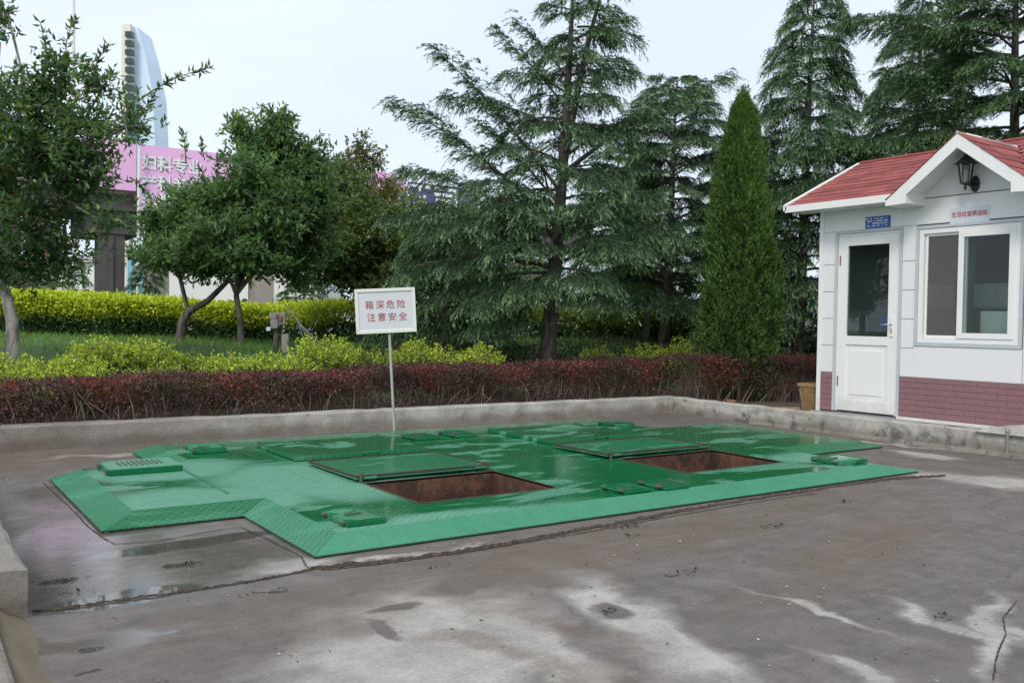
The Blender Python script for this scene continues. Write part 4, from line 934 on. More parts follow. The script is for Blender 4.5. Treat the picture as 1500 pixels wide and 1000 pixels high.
def hedge(name, x0, x1, yf, yb, z0f, hf, n, ln, wd, colf, label, cat='hedge', stems=0, stem_col='stick', seed=1, top_noise=.08, bare=0., line=None, fuzz=.04, parent_group=None, surf=.75, stick_h=1.):
    """run of clipped hedge from x0 to x1 along y=line(x) (depth yf..yb relative)"""
    global rng
    rng = np.random.default_rng(seed); line = line or (lambda x: 0*x)
    root = empty(name, ((x0+x1)/2, float(line(np.array((x0+x1)/2)))+(yf+yb)/2, float(z0f(np.array((x0+x1)/2), np.array((yf+yb)/2+line(np.array((x0+x1)/2)))))), label, cat, parent_group)
    x = rng.uniform(x0, x1, n); side = rng.random(n)
    v = rng.random(n); y = np.empty(n); h = np.empty(n)
    s1 = side < surf*.52; s2 = (side >= surf*.52) & (side < surf); s3 = side >= surf
    y[s1] = rng.normal(0, fuzz, s1.sum()); h[s1] = rng.random(s1.sum())**.8                  # front face
    y[s2] = rng.random(s2.sum())*(yb-yf); h[s2] = 1+rng.normal(0, .05, s2.sum())             # top
    y[s3] = rng.random(s3.sum())*(yb-yf); h[s3] = rng.random(s3.sum())**.7
    lumps = .5*np.sin(x*2.1+seed)+.3*np.sin(x*5.3+2)+.2*np.sin(x*11.7+y*6)
    Y = yf+y+line(x)-.05*np.sin(x*3.3+h*4+seed)-fuzz*lumps*.8; Z0 = z0f(x, Y); H = hf(x)*(1+top_noise*lumps)
    P = np.c_[x, Y, Z0+H*h]
    if bare:
        keep = (rng.random(n) > bare*np.clip(1.15-h*1.9, 0, 1)) & (smooth3(P, 5., seed) > .18); P = P[keep]; h = h[keep]
    k = len(P); D = unit(rng.normal(size=(k, 3)))+np.array([0, -.35, .45])
    acc = Acc(); acc.add(*leaves(P, D, ln*(.6+.7*rng.random(k)), wd*(.7+.5*rng.random(k)), colf(P, h)))
    acc.build('foliage', M['hedge'], root)
    if stems:
        b = MB()
        for i in range(stems):
            xs_ = rng.uniform(x0, x1); ys_ = float(line(np.array(xs_)))+yf+rng.random()*(yb-yf)*.7+.02; zz = float(z0f(np.array(xs_), np.array(ys_))); hh = float(hf(np.array(xs_)))*rng.uniform(.55, 1.0)*stick_h
            lx_, ly_ = rng.normal(.0, .14), rng.normal(-.03, .05); r = rng.uniform(.0025, .006)
            b.tube([(xs_, ys_, zz-.02), (xs_+lx_*.4, ys_+ly_*.5, zz+hh*.5), (xs_+lx_, ys_+ly_, zz+hh)], [r, r*.8, r*.4], 3, cap=False)
        b.build('stems', M[stem_col], root)['kind'] = 'stuff'
        b = MB()
        for i in range(stems//7):
            xs_ = rng.uniform(x0, x1); ys_ = float(line(np.array(xs_)))+yf-.03+rng.random()*.08; zz = float(z0f(np.array(xs_), np.array(ys_))); hh = float(hf(np.array(xs_)))*rng.uniform(.35, .8); lx_ = rng.normal(.0, .16); r = rng.uniform(.003, .006)
            b.tube([(xs_, ys_+.05, zz-.02), (xs_+lx_*.4, ys_, zz+hh*.5), (xs_+lx_, ys_-.01, zz+hh)], [r, r*.8, r*.4], 3, cap=False)
        b.build('bare_twigs', M['pale_stick'], root)['kind'] = 'stuff'
    return root

# ------------------------------------------------------------------ hedges, shrubs, lawn
RED = [(.140, .062, .068), (.19, .066, .064), (.11, .068, .074), (.30, .075, .06), (.17, .105, .07), (.10, .11, .05)]
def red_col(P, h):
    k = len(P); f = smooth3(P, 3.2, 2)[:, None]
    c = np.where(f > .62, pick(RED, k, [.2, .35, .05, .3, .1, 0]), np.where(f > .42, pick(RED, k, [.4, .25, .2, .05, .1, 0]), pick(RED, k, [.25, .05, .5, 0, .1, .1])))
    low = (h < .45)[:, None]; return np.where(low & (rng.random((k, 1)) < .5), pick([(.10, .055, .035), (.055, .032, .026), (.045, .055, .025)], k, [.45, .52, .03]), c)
bedz = lambda x, y: terr(x, y)*0+.18
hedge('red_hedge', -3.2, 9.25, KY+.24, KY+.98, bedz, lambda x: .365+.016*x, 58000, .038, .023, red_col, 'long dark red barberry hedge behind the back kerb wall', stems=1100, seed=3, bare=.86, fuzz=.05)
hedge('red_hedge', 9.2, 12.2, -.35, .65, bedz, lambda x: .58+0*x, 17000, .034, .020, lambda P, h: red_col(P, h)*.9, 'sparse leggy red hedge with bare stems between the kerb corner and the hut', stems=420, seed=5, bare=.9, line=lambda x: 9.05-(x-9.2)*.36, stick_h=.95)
def back_col(P, h):
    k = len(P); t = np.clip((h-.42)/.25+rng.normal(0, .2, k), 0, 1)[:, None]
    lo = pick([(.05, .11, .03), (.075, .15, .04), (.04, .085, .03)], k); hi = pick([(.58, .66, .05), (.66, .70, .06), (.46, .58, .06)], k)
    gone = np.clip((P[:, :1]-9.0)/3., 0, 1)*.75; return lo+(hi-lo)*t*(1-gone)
bh = lambda x: .74+.03*np.sin(x*.9)
hA, hB = at(0, 470, 16.5), at(640, 470, 19.5)
hl = lambda x: hA[1]+(x-hA[0])*(hB[1]-hA[1])/(hB[0]-hA[0])
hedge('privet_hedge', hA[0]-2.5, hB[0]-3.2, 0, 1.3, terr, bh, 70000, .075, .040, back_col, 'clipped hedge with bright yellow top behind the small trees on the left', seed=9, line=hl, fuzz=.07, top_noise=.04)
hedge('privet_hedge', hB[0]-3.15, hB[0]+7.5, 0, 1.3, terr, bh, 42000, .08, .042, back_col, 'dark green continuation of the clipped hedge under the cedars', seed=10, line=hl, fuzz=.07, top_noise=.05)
YEL = [(.52, .62, .06), (.42, .56, .06), (.22, .36, .05), (.62, .68, .10)]
def shrub(px, py_top, depth, width, hgt, n, label, seed, green=.3, name='privet_shrub'):
    global rng
    rng = np.random.default_rng(seed); depth = depth/ray(px, 520)[1]; c = at(px, 520, depth); z0 = float(terr(c[0], c[1])); ztop = at(px, py_top, depth)[2]; hgt = max(.2, ztop-z0)
    root = empty(name, (c[0], c[1], z0-.02), label, 'shrub', 'yellow-green privet shrubs behind the red hedge'); acc = Acc(); b = MB(); ns = int(n/26)
    for i in range(ns):
        a = rng.random()*6.283; r = rng.random()**.5*width*.5; hh = hgt*(1-.32*(r/(width*.5))**2)*(.74+.32*rng.random())
        p0 = np.array([c[0]+r*.45*math.cos(a), c[1]+r*.45*math.sin(a), z0-.01]); p1 = np.array([c[0]+r*math.cos(a), c[1]+r*math.sin(a), z0+hh])
        b.tube([p0, (p0+p1)/2+rng.normal(0, .015, 3), p1], [.005, .004, .002], 3, cap=False)
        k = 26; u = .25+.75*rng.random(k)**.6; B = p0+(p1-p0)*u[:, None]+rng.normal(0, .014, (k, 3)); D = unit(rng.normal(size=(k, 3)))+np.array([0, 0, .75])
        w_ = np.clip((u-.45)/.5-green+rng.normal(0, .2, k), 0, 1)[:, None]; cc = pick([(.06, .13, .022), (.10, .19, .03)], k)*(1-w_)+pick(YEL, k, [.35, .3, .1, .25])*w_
        acc.add(*leaves(B, D, .036*(.7+.6*rng.random(k)), .023*(.7+.5*rng.random(k)), cc))
    b.build('stems', M['stick'], root); acc.build('foliage', M['hedge'], root); return root
SH = [(25, 545, 10.15, 1.1, 4200, 'yellow-green shrub at the left edge over the red hedge'), (95, 520, 10.4, 1.1, 4200, 'yellowish shrub in front of the leaning pale trunk'), (-20, 515, 10.9, 1.2, 3000, 'green shrub cut by the left edge behind the yellow one'), (150, 494, 10.9, .9, 3600, 'yellow shrub with upright shoots right of the pale trunk'), (205, 496, 11.0, 1.0, 3800, 'broad yellow shrub below the pink banner end'),
      (120, 548, 10.1, .8, 2400, 'low yellow shrub touching the red hedge on the left'), (265, 515, 10.8, 1.0, 3200, 'green shrub below the forked trunk'), (225, 535, 10.2, .9, 2600, 'dull green shrub low behind the red hedge under the banner'), (335, 516, 10.5, .95, 3600, 'low yellow shrub in front of the straight trunk'), (400, 516, 10.4, .9, 3600, 'low yellow shrub below the meter boxes'), (300, 538, 10.15, .8, 2200, 'small green shrub between two low yellow ones'), (470, 488, 10.5, 1.0, 5200, 'tallest bright yellow shrub left of the warning sign'),
      (435, 520, 10.2, .7, 2400, 'yellow shrub leaning against the tallest one'), (545, 508, 10.7, .9, 2400, 'dull green shrub directly behind the sign pole'), (610, 493, 10.6, .8, 3200, 'yellow shrub just right of the warning sign'), (650, 508, 10.3, .7, 2200, 'small green shrub between two yellow ones right of the sign'), (700, 502, 10.2, .8, 3200, 'bright yellow shrub nearest the big cedar trunk'),
      (875, 508, 10.4, .8, 2200, 'small yellow shrub right of the big cedar trunk'), (945, 503, 10.3, .9, 2400, 'thin yellow shrub left of the conical tree'), (1000, 492, 10.3, .9, 2400, 'yellow shrub leaning on the conical tree foot')]
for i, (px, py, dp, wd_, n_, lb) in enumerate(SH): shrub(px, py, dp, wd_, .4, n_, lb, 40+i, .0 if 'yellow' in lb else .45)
# dark ground cover under the cedars
def gc_col(P, h): return pick([(.03, .06, .02), (.045, .075, .025), (.12, .035, .02), (.05, .05, .025)], len(P), [.45, .3, .12, .13])
hedge('ground_cover', 5.2, 12.5, 0, 1.6, terr, lambda x: .22+.05*np.sin(x*2.), 15000, .05, .03, gc_col, 'low dark green ground cover between red hedge and cedar trunk', cat='ground cover', seed=21, line=lambda x: 10.9+0*x, fuzz=.1)
# lawn grass
rng = np.random.default_rng(77); n = 60000
gxx = rng.uniform(-3, 22, n); gyy = 10.6+rng.random(n)**1.2*13; gz = terr(gxx, gyy); Pg = np.c_[gxx, gyy, gz]
cg = pick([(.13, .30, .055), (.18, .36, .06), (.10, .22, .05), (.25, .30, .09)], n)
o = tris_mesh('grass', *blades(Pg, rng.normal(0, .35, (n, 3))+np.array([0, 0, 1]), rng.uniform(.05, .13, n), .012, cg*.8, cg), M['hedge']); tag(o, 'short green grass on the mound behind the shrubs', 'grass', kind='stuff')
# bare earth path on the lawn, right of the big cedar
pth = G(960, 489, .80); pa = at(860, 489, 24.); pc = at(1130, 489, 24.)
MB().poly([(pa[0], pa[1], .86), (pc[0], pc[1], .86), (pc[0]+1.5, pc[1]+2.5, .86), (pa[0]+1.5, pa[1]+2.5, .86)]).build('path', M['sand'])['kind'] = 'structure'

# ------------------------------------------------------------------ trees
def onterr(px, py, depth):
    p = at(px, py, depth); p[2] = float(terr(p[0], p[1]))-.03; return p
LEAF1 = [(.09, .175, .075), (.13, .23, .095), (.07, .13, .065), (.20, .29, .08), (.22, .14, .06)]
def blobpx(l, depth, g=1.):
    return [(at(x, y, depth+dd), (g*rx*depth/FPX, g*rx*depth/FPX*.9, g*ry*depth/FPX)) for x, y, rx, ry, dd in l]
# left tree, nearest
d0 = 10.2; bs = onterr(20, 505, d0)
tr = [(bs, .075), (at(18, 470, d0), .066), (at(8, 425, d0), .058)]
broadleaf('broadleaf_tree', bs, [(at(8, 425, d0), .06), (at(40, 360, d0), .04), (at(-40, 330, d0), .05), (at(60, 270, d0), .03)],
          blobpx([(40, 330, 85, 60, 0), (-30, 280, 90, 90, .2), (90, 250, 80, 60, .0), (30, 200, 80, 70, -.2), (140, 225, 45, 30, .1), (120, 180, 60, 45, 0), (150, 325, 30, 16, 0), (70, 140, 45, 45, 0), (-20, 150, 60, 60, 0), (185, 185, 35, 40, -.2), (60, 385, 75, 28, .1), (90, 95, 22, 35, 0), (-10, 400, 50, 30, .1), (10, 20, 18, 12, 0), (150, 130, 40, 25, 0)], d0),
          3000, 7, .095, .036, LEAF1, 'dark glossy-leaved tree with leaning pale trunk at the left edge', tr, 'bark_pale', [.34, .28, .2, .14, .04], 'broadleaf trees along the lawn', 11,
          [(at(200, 150, d0), at(312, 98, d0)), (at(60, 130, d0), at(58, 30, d0)), (at(105, 140, d0), at(112, 25, d0)), (at(130, 130, d0), at(160, 65, d0)), (at(170, 200, d0), at(225, 140, d0)), (at(170, 320, d0), at(200, 345, d0)), (at(-20, 60, d0), at(22, 12, d0)), (at(190, 260, d0), at(225, 300, d0))], sh=.6)
d1 = 15.0; bs = onterr(262, 500, d1)
LEAF2 = [(.12, .215, .095), (.16, .27, .12), (.09, .16, .08), (.25, .34, .10)]
broadleaf('broadleaf_tree', bs, [(at(345, 390, d1), .05), (at(272, 462, d1), .07), (at(276, 458, d1), .07)],
          blobpx([(250, 355, 55, 36, .3), (305, 330, 55, 42, 0), (340, 362, 65, 36, -.2), (228, 335, 28, 30, .3), (300, 378, 60, 22, 0), (272, 300, 22, 30, .2), (310, 290, 26, 30, .2), (262, 370, 52, 26, .2), (390, 350, 50, 50, -.3)], d1, 1.10),
          3000, 9, .115, .044, LEAF2, 'forked dark tree with a low crooked trunk, second from the left', [(bs, .085), (at(268, 470, d1), .072), (at(278, 455, d1), .065), (at(305, 440, d1), .05), (at(330, 415, d1), .042), (at(345, 390, d1), .03)], 'bark', [.35, .3, .2, .15], 'broadleaf trees along the lawn', 12, sh=.55)
d2 = 14.2; bs = onterr(354, 508, d2)
broadleaf('broadleaf_tree', bs, [(at(346, 432, d2), .06), (at(347, 434, d2), .06)],
          blobpx([(385, 215, 50, 45, .3), (370, 290, 75, 60, 0), (430, 320, 60, 60, .2), (345, 362, 75, 36, -.3), (320, 325, 55, 50, -.2), (440, 250, 50, 45, .4), (420, 375, 55, 35, .1), (360, 190, 22, 25, .2), (470, 290, 40, 60, .3), (400, 180, 20, 20, .2)], d2, 1.14),
          4200, 9, .11, .044, LEAF2, 'rounded dark green tree with a straight trunk forking like a Y', [(bs, .058), (at(352, 470, d2), .047), (at(346, 432, d2), .043)], 'bark', [.35, .3, .2, .15], 'broadleaf trees along the lawn', 13,
          [(at(365, 200, d2), at(352, 172, d2)), (at(400, 190, d2), at(415, 165, d2)), (at(272, 240, d2+.5), at(266, 190, d2+.5)), (at(300, 235, d2+.5), at(296, 205, d2+.5)), (at(440, 220, d2), at(470, 195, d2))], sh=.55)
d3 = 17.5; bs = onterr(528, 512, d3)
LEAF3 = [(.14, .22, .085), (.19, .27, .10), (.11, .165, .07), (.30, .27, .10)]
broadleaf('broadleaf_tree', bs, [(at(500, 400, d3), .05), (at(545, 400, d3), .05)],
          blobpx([(490, 340, 60, 60, 0), (540, 380, 65, 45, .1), (545, 330, 48, 45, 0), (500, 280, 48, 45, .2), (470, 390, 50, 35, -.2), (580, 360, 45, 60, .2), (540, 415, 60, 22, .1), (450, 340, 45, 50, .1), (600, 400, 35, 35, .2), (608, 365, 28, 36, .2)], d3, 1.1),
          4200, 9, .115, .048, LEAF3, 'dull olive tree standing behind the warning sign', [(bs, .09), (at(530, 460, d3), .08), (at(540, 425, d3), .07)], 'bark', [.35, .25, .25, .15], 'broadleaf trees along the lawn', 14, sh=.53)
d4 = 21.; bs = onterr(535, 505, d4)
YL_ = [(.16, .17, .05), (.22, .21, .07), (.10, .12, .04), (.25, .17, .06)]
broadleaf('broadleaf_tree', bs, [(at(530, 360, d4), .05)], blobpx([(520, 250, 40, 40, 0), (545, 290, 45, 40, 0), (510, 300, 40, 40, 0), (575, 300, 35, 35, 0), (530, 215, 18, 20, 0)], d4),
          1100, 7, .09, .045, YL_, 'sparse yellowing tree in front of the pink banner', [(bs, .08), (at(530, 360, d4), .05)], 'bark', None, 'broadleaf trees along the lawn', 15,
          [(at(515, 240, d4), at(508, 200, d4)), (at(540, 250, d4), at(566, 215, d4)), (at(560, 270, d4), at(590, 262, d4)), (at(530, 220, d4), at(530, 195, d4))], sh=.62, tstep=2)
d5 = 19.; bs = onterr(630, 505, d5)
broadleaf('broadleaf_tree', bs, [(at(632, 430, d5), .04)], blobpx([(620, 350, 42, 38, 0), (660, 340, 45, 38, 0), (640, 380, 60, 40, 0), (690, 350, 40, 50, 0), (600, 380, 40, 45, 0)], d5, 1.12),
          3000, 8, .105, .044, LEAF3, 'dark broadleaf tree in front of the navy banner', [(bs, .075), (at(632, 430, d5), .05)], 'bark', [.4, .2, .35, .05], 'broadleaf trees along the lawn', 16, sh=.52)

# cedars
dc = 13.6; cb = onterr(801, 545, dc)
def cl_(px0, py0, px1, py1, dd=0., d=dc): return (at(px0, py0, d), at(px1, py1, d+dd))
ctop = at(843, -60, dc)
cedar(cb, ctop[2]-cb[2], 1.6, 'tall twin-topped cedar with a bare lower trunk in the middle', [
    cl_(815, 330, 583, 155, -.3), cl_(820, 280, 648, 84, -.2), cl_(830, 160, 738, 58), cl_(835, 120, 768, 42), cl_(838, 200, 660, 142, .2), cl_(818, 300, 704, 182, .2), cl_(812, 345, 600, 250, -.2), cl_(808, 360, 570, 318, -.9), cl_(806, 390, 590, 395, -.9), cl_(808, 330, 740, 300, -1.4), cl_(806, 380, 740, 360, -1.6), cl_(806, 400, 700, 470, -.8),
    cl_(825, 230, 1000, 150, .3), cl_(830, 250, 1060, 118, .5), cl_(815, 330, 950, 280, -1.2), cl_(810, 370, 930, 360, -1.6), cl_(808, 400, 870, 410, -1.6), cl_(808, 390, 1010, 345, -.7), cl_(806, 420, 690, 440, -1.2), cl_(838, 110, 925, 105), cl_(840, 60, 912, 30), cl_(845, 40, 925, 52), cl_(812, 360, 860, 300, -1.5), cl_(812, 300, 700, 265, -1.2),
    cl_(806, 430, 770, 420, -1.5), cl_(806, 440, 900, 440, -1.2), cl_(806, 440, 720, 480, -.6), cl_(806, 300, 790, 230, -1.2), cl_(812, 340, 640, 330, -1.2), cl_(808, 400, 640, 430, -.4)],
      n_auto=34, z_low=.30, trunk_r=.125, top_lean=(ctop[0]-cb[0], ctop[1]-cb[1]), second=(.50, at(893, -50, dc)), seed=31, droop=.34, dens=1.15, power=1.05)
def auto_cedar(px, depth, py_top, rad, label, seed, lean_px=0, **kw):
    b_ = onterr(px, 510, depth); t_ = at(px+lean_px, py_top, depth); t_h = t_[2]-b_[2]
    return cedar(b_, t_h, rad, label, top_lean=(t_[0]-b_[0], t_[1]-b_[1]), seed=seed, **kw)
auto_cedar(972, 18.5, 118, 1.75, 'broad-topped cedar between the tall cedar and the conical tree', 32, 20, n_auto=66, z_low=.14, dens=1.4, power=.45, trunk_r=.10, droop=.25)
auto_cedar(1165, 16.5, -25, 1.75, 'pale-tipped cedar with pointed top left of the hut roof', 33, 30, n_auto=92, z_low=.06, dens=1.5, power=.7, trunk_r=.11, droop=.55, hue=(1.1, 1.1, 1.1))
auto_cedar(1325, 18.5, -30, 1.75, 'pointed cedar rising behind the hut roof', 34, 30, n_auto=84, z_low=.15, dens=1.45, power=.7, trunk_r=.11, droop=.5)
d6 = 15.5
auto_cedar(1490, d6, -190, 2.3, 'dark cedar with long level limbs at the right edge', 35, 0, n_auto=72, z_low=.22, dens=1.5, power=.6, trunk_r=.12, droop=.18, hue=(.8, .85, .7),
           limbs=[(at(1480, 90, d6), at(1245, 28, d6)), (at(1480, 250, d6), at(1120, 290, d6-.5)), (at(1480, 260, d6), at(1300, 110, d6)), (at(1480, 240, d6), at(1190, 215, d6)), (at(1480, 120, d6), at(1370, 60, d6))])
auto_cedar(655, 15.2, 300, 1.05, 'small drooping cedar right of the warning sign', 36, -10, n_auto=48, z_low=.12, dens=1.15, power=.5, trunk_r=.065, droop=.55, hue=(1.05, 1.05, 1.1))
auto_cedar(905, 23., 220, 2.0, 'shaded background cedar left of the conical tree', 37, 0, n_auto=60, z_low=.12, dens=1.0, power=.55, trunk_r=.12, needle=.075)
auto_cedar(745, 24., 300, 1.7, 'low background cedar behind the tall cedar trunk', 38, 0, n_auto=60, z_low=.14, dens=1.0, power=.6, trunk_r=.10, needle=.075)
auto_cedar(1085, 23., 200, 2.0, 'background cedar hidden behind the conical tree', 39, 0, n_auto=60, z_low=.12, dens=1.0, power=.55, trunk_r=.12, needle=.075)
for i, (px, dp, pt, rd, lb) in enumerate(((100, 24, 375, .95, 'young spruce-like conifer in front of the pale pier'), (36, 26, 382, .7, 'thin young conifer between the two left piers'), (215, 25, 388, .8, 'young conifer right of the blue poster'), (690, 21, 395, .8, 'young conifer in the shade behind the small cedar'), (445, 22, 405, .9, 'young conifer behind the clipped hedge left of the sign'))):
    auto_cedar(px, dp, pt, rd, lb, 50+i, 0, n_auto=26, z_low=.08, dens=.7, power=.9, trunk_r=.04, droop=.3, name='young_conifer', group='young conifers near the road', needle=.075, hue=(1.3, 1.15, .9) if i == 0 else (1, 1, 1))
# thin trunks that stand in the shade under the cedars
for i, (px, dp, pb_, pt, r) in enumerate(((690, 15.5, 510, 440, .03), (752, 17, 505, 470, .05), (575, 18, 500, 380, .11), (945, 20, 508, 460, .06), (908, 22, 500, 470, .05), (878, 21, 495, 465, .05))):
    p = onterr(px, pb_, dp); t_ = at(px+4, pt-40, dp); rt = empty('slim_tree', p, ['thin pole-like trunk left of the big cedar', 'grey slim trunk beside the big cedar', 'thick dark trunk behind the sign board', 'whitish slim trunk right of the big cedar', 'slim trunk in the shade beyond the grass', 'faint slim trunk next to the grass'][i], 'tree', 'slim trunks under the cedars')
    MB().tube([p-[0, 0, .05], (p+t_)/2+[.03, 0, 0], t_], [r*1.15, r, r*.7], 7).build('trunk', M['bark_pale'] if i in (1, 3) else M['bark'], rt, smooth=True)
    rng = np.random.default_rng(90+i); acc = Acc(); k = 900; Bq = t_+rng.normal(0, .38, (k, 3)); acc.add(*leaves(Bq, rng.normal(size=(k, 3)), .09, .035, pick(LEAF2, k))); acc.build('crown', M['leaf'], rt)
# conical arborvitae
rng = np.random.default_rng(61)
d7 = 13.2; cb = onterr(1082, 540, d7); ct = at(1088, 141, d7); Hc = ct[2]-cb[2]
cn = empty('conical_thuja', cb, 'dense bright green conical evergreen left of the hut', 'tree')
MB().tube([cb-[0, 0, .1], cb+[0, 0, Hc*.5], ct-[0, 0, .2]], [.07, .04, .006], 7).build('trunk', M['bark'], cn, smooth=True)
n = 52000; f = rng.random(n)**.85*.995; az = rng.random(n)*6.2832
prof = np.interp(f, [0, .06, .15, .34, .585, .83, .95, 1], [.36, .47, .55, .52, .41, .26, .14, .02])
lump = 1+.13*np.sin(az*3+f*11)+.10*np.sin(az*6-f*26)+.08*np.sin(az*11+f*47)
rr = prof*lump*(.80+.22*rng.random(n)**.6)
ax = cb+np.outer(f, ct-cb); P = ax+np.c_[np.cos(az)*rr, np.sin(az)*rr, np.zeros(n)]
D = np.c_[np.cos(az)*.65, np.sin(az)*.65, np.ones(n)*.9]+rng.normal(0, .38, (n, 3))
cc = pick([(.10, .19, .045), (.135, .24, .06), (.07, .135, .04), (.18, .29, .075)], n)*(.8+.4*smooth3(P, 4., 1)[:, None])
br = smooth3(P, 3.3, 5)[:, None] > .83; cc = np.where(br & (rng.random((n, 1)) < .5), np.array([[.10, .075, .045]]), cc)
acc = Acc(); acc.add(*leaves(P, D, rng.uniform(.04, .09, n), .017, cc, .15))
nsh = 420; fs_ = rng.random(nsh)**.8; as_ = rng.random(nsh)*6.2832; rs_ = np.interp(fs_, [0, .15, .34, .585, .83, 1], [.34, .53, .50, .38, .22, .0])*1.02; S0 = cb+np.outer(fs_, ct-cb)+np.c_[np.cos(as_)*rs_, np.sin(as_)*rs_, np.zeros(nsh)]
sd_ = unit(np.c_[np.cos(as_)*.5, np.sin(as_)*.5, np.ones(nsh)]+rng.normal(0, .2, (nsh, 3))); rp_ = np.repeat(np.arange(nsh), 22); uu = rng.random(len(rp_)); ll_ = rng.uniform(.10, .22, nsh)
acc.add(*leaves(S0[rp_]+sd_[rp_]*(uu*ll_[rp_])[:, None]+rng.normal(0, .012, (len(rp_), 3)), sd_[rp_]+rng.normal(0, .45, (len(rp_), 3)), .05, .016, pick([(.10, .20, .045), (.14, .25, .06)], len(rp_))))
k = 260; u = rng.random(k); P2 = ct+np.c_[rng.normal(0, .02, k), rng.normal(0, .02, k), (u-.75)*.5]; acc.add(*leaves(P2, np.c_[rng.normal(0, .5, (k, 2)), np.ones(k)], .07, .014, pick([(.07, .13, .035)], k)))
n2 = 14000; f2 = rng.random(n2)**.8*.9; a2 = rng.random(n2)*6.2832; r2 = np.interp(f2, [0, .15, .34, .585, .83, .95, 1], [.4, .6, .56, .43, .26, .11, .0])*rng.uniform(.3, .85, n2)
P3 = cb+np.outer(f2, ct-cb)+np.c_[np.cos(a2)*r2, np.sin(a2)*r2, np.zeros(n2)]; acc.add(*leaves(P3, rng.normal(size=(n2, 3))+[0, 0, .6], .10, .045, pick([(.05, .10, .03), (.07, .07, .04)], n2)))
acc.build('crown', M['hedge'], cn)

# ------------------------------------------------------------------ things beyond the hedge
# elevated road with banners
OA, OB = at(-160, 460, 40.5), at(700, 460, 57.5); od = unit((OB-OA)*[1, 1, 0]); on = np.array([od[1], -od[0], 0.]); on = on if on@(CAM-OA) > 0 else -on
def on_over(px):                                         # distance along the banner line where the pixel column meets it
    d = ray(px, 460); d = d/1.; A = np.array([[od[0], -d[0]], [od[1], -d[1]]]); t = np.linalg.solve(A, (CAM-OA)[:2]); return t[0]
def OP(s_, z, off=0.): p = OA+od*s_+on*off; p[2] = z; return p
ov = empty('elevated_road', OP(on_over(250), 0), 'elevated concrete road on square piers behind the trees on the left', 'overpass')
def obox(s0, s1, z0, z1, o0, o1, name, mat, parent=ov):
    b = MB(); b.hexa([OP(s0, z0, o0), OP(s1, z0, o0), OP(s1, z0, o1), OP(s0, z0, o1)], [OP(s0, z1, o0), OP(s1, z1, o0), OP(s1, z1, o1), OP(s0, z1, o1)]); return b.build(name, M[mat], parent)
s_l, s_r = on_over(-160), on_over(690)
obox(s_l-8, s_r+10, 6.55, 7.4, -7, -.3, 'deck', 'pier_dark'); obox(s_l-8, s_r+10, 7.4, 8.3, -.6, -.31, 'parapet', 'pier')
for px, wv, mt, z1 in ((14, 30, 'pier_dark', 6.5), (67, 34, 'pier', 6.5), (168, 35, 'pier_dark', 5.4), (240, 26, 'pier', 6.5), (395, 30, 'pier', 6.5), (560, 30, 'pier', 6.5)):
    c_ = on_over(px); h_ = wv/2*47/FPX; obox(c_-h_, c_+h_, -.1, z1, -2.2, -.9, 'pier', mt)
    if px in (67, 168): obox(c_-h_*.25, c_+h_*.1, .2, z1-.1, -.899, -.80, 'drain_pipe', 'pole' if px == 67 else 'pier_dark')
c_ = on_over(172); obox(c_-1.4, c_+1.3, 5.4, 6.54, -6, -.8, 'crossbeam', 'pier_dark')
Fo = frame(OP(on_over(198), 0, .0), on)
def banner(px0, px1, z0, z1, mat, name, label, grp=None):
    s0, s1 = on_over(px0), on_over(px1); e = empty(name, OP((s0+s1)/2, z0, .1), label, 'banner', grp)
    return e, obox(s0, s1, z0, z1, .02, .12, 'panel', mat, e), s0, s1
bl, pnl, s0, s1 = banner(40, 197, 7.55, 9.95, 'pink', 'roadside_banner', 'pink banner with white lettering left of the white pole')
Ft = frame(OP(on_over(130), 8.35, .125), on)
for i_, ch in enumerate('门正'): text(ch, .85, Ft, -.45+.9*i_, 0, 0, M['white_letter'], pnl, name='character', extr=.01, bold=.012)
br_, pnr, s0, s1 = banner(200, 592, 6.6, 9.95, 'pink', 'roadside_banner', 'long pink banner with white outlined lettering right of the white pole')
for k, (tx, z) in enumerate((('妇科专业', 9.0), ('产科专业', 8.0), ('乳腺专科', 7.1))):
    cpx = on_over(250); Ft = frame(OP(cpx, z, .125), on)
    text(tx, .80, Ft, 0.03, -.03, 0, M['letter_shade'], pnr, .95, extr=.004, bold=.04); text(tx, .80, Ft, 0, 0, .012, M['white_letter'], pnr, .95, extr=.006, bold=.018)
bn_, pnn, s0, s1 = banner(594, 695, 6.8, 9.55, 'navy', 'roadside_banner', 'navy banner with large white characters behind the cedar')
Ft = frame(OP(on_over(640), 8.2, .125), on); [text(ch, 2.0, Ft, -1.6+2.05*i_, .25, 0, M['white_letter'], pnn, 1., name='character', extr=.01, bold=.03) for i_, ch in enumerate('酒司')]
pt_ = MB(); pq = on_over(199); pt_.tube([OP(pq, -.1, .5), OP(pq, 10.0, .5)], .085, 8); tag(pt_.build('banner_post', M['bldg'], None, OP(pq, 0, .5)), 'slim white post between the two pink banners', 'post')
e = empty('poster_panel', OP(on_over(196), .1, -.2), 'upright blue poster panel beside the dark pier', 'poster'); q0 = on_over(188); obox(q0, q0+.75, .3, 4.6, -.28, -.2, 'poster', 'poster', e); obox(q0-.06, q0-.005, -.1, 4.7, -.3, -.18, 'edge', 'bldg', e); obox(q0+.755, q0+1.0, -.1, 4.7, -.5, -.18, 'return', 'pier', e)
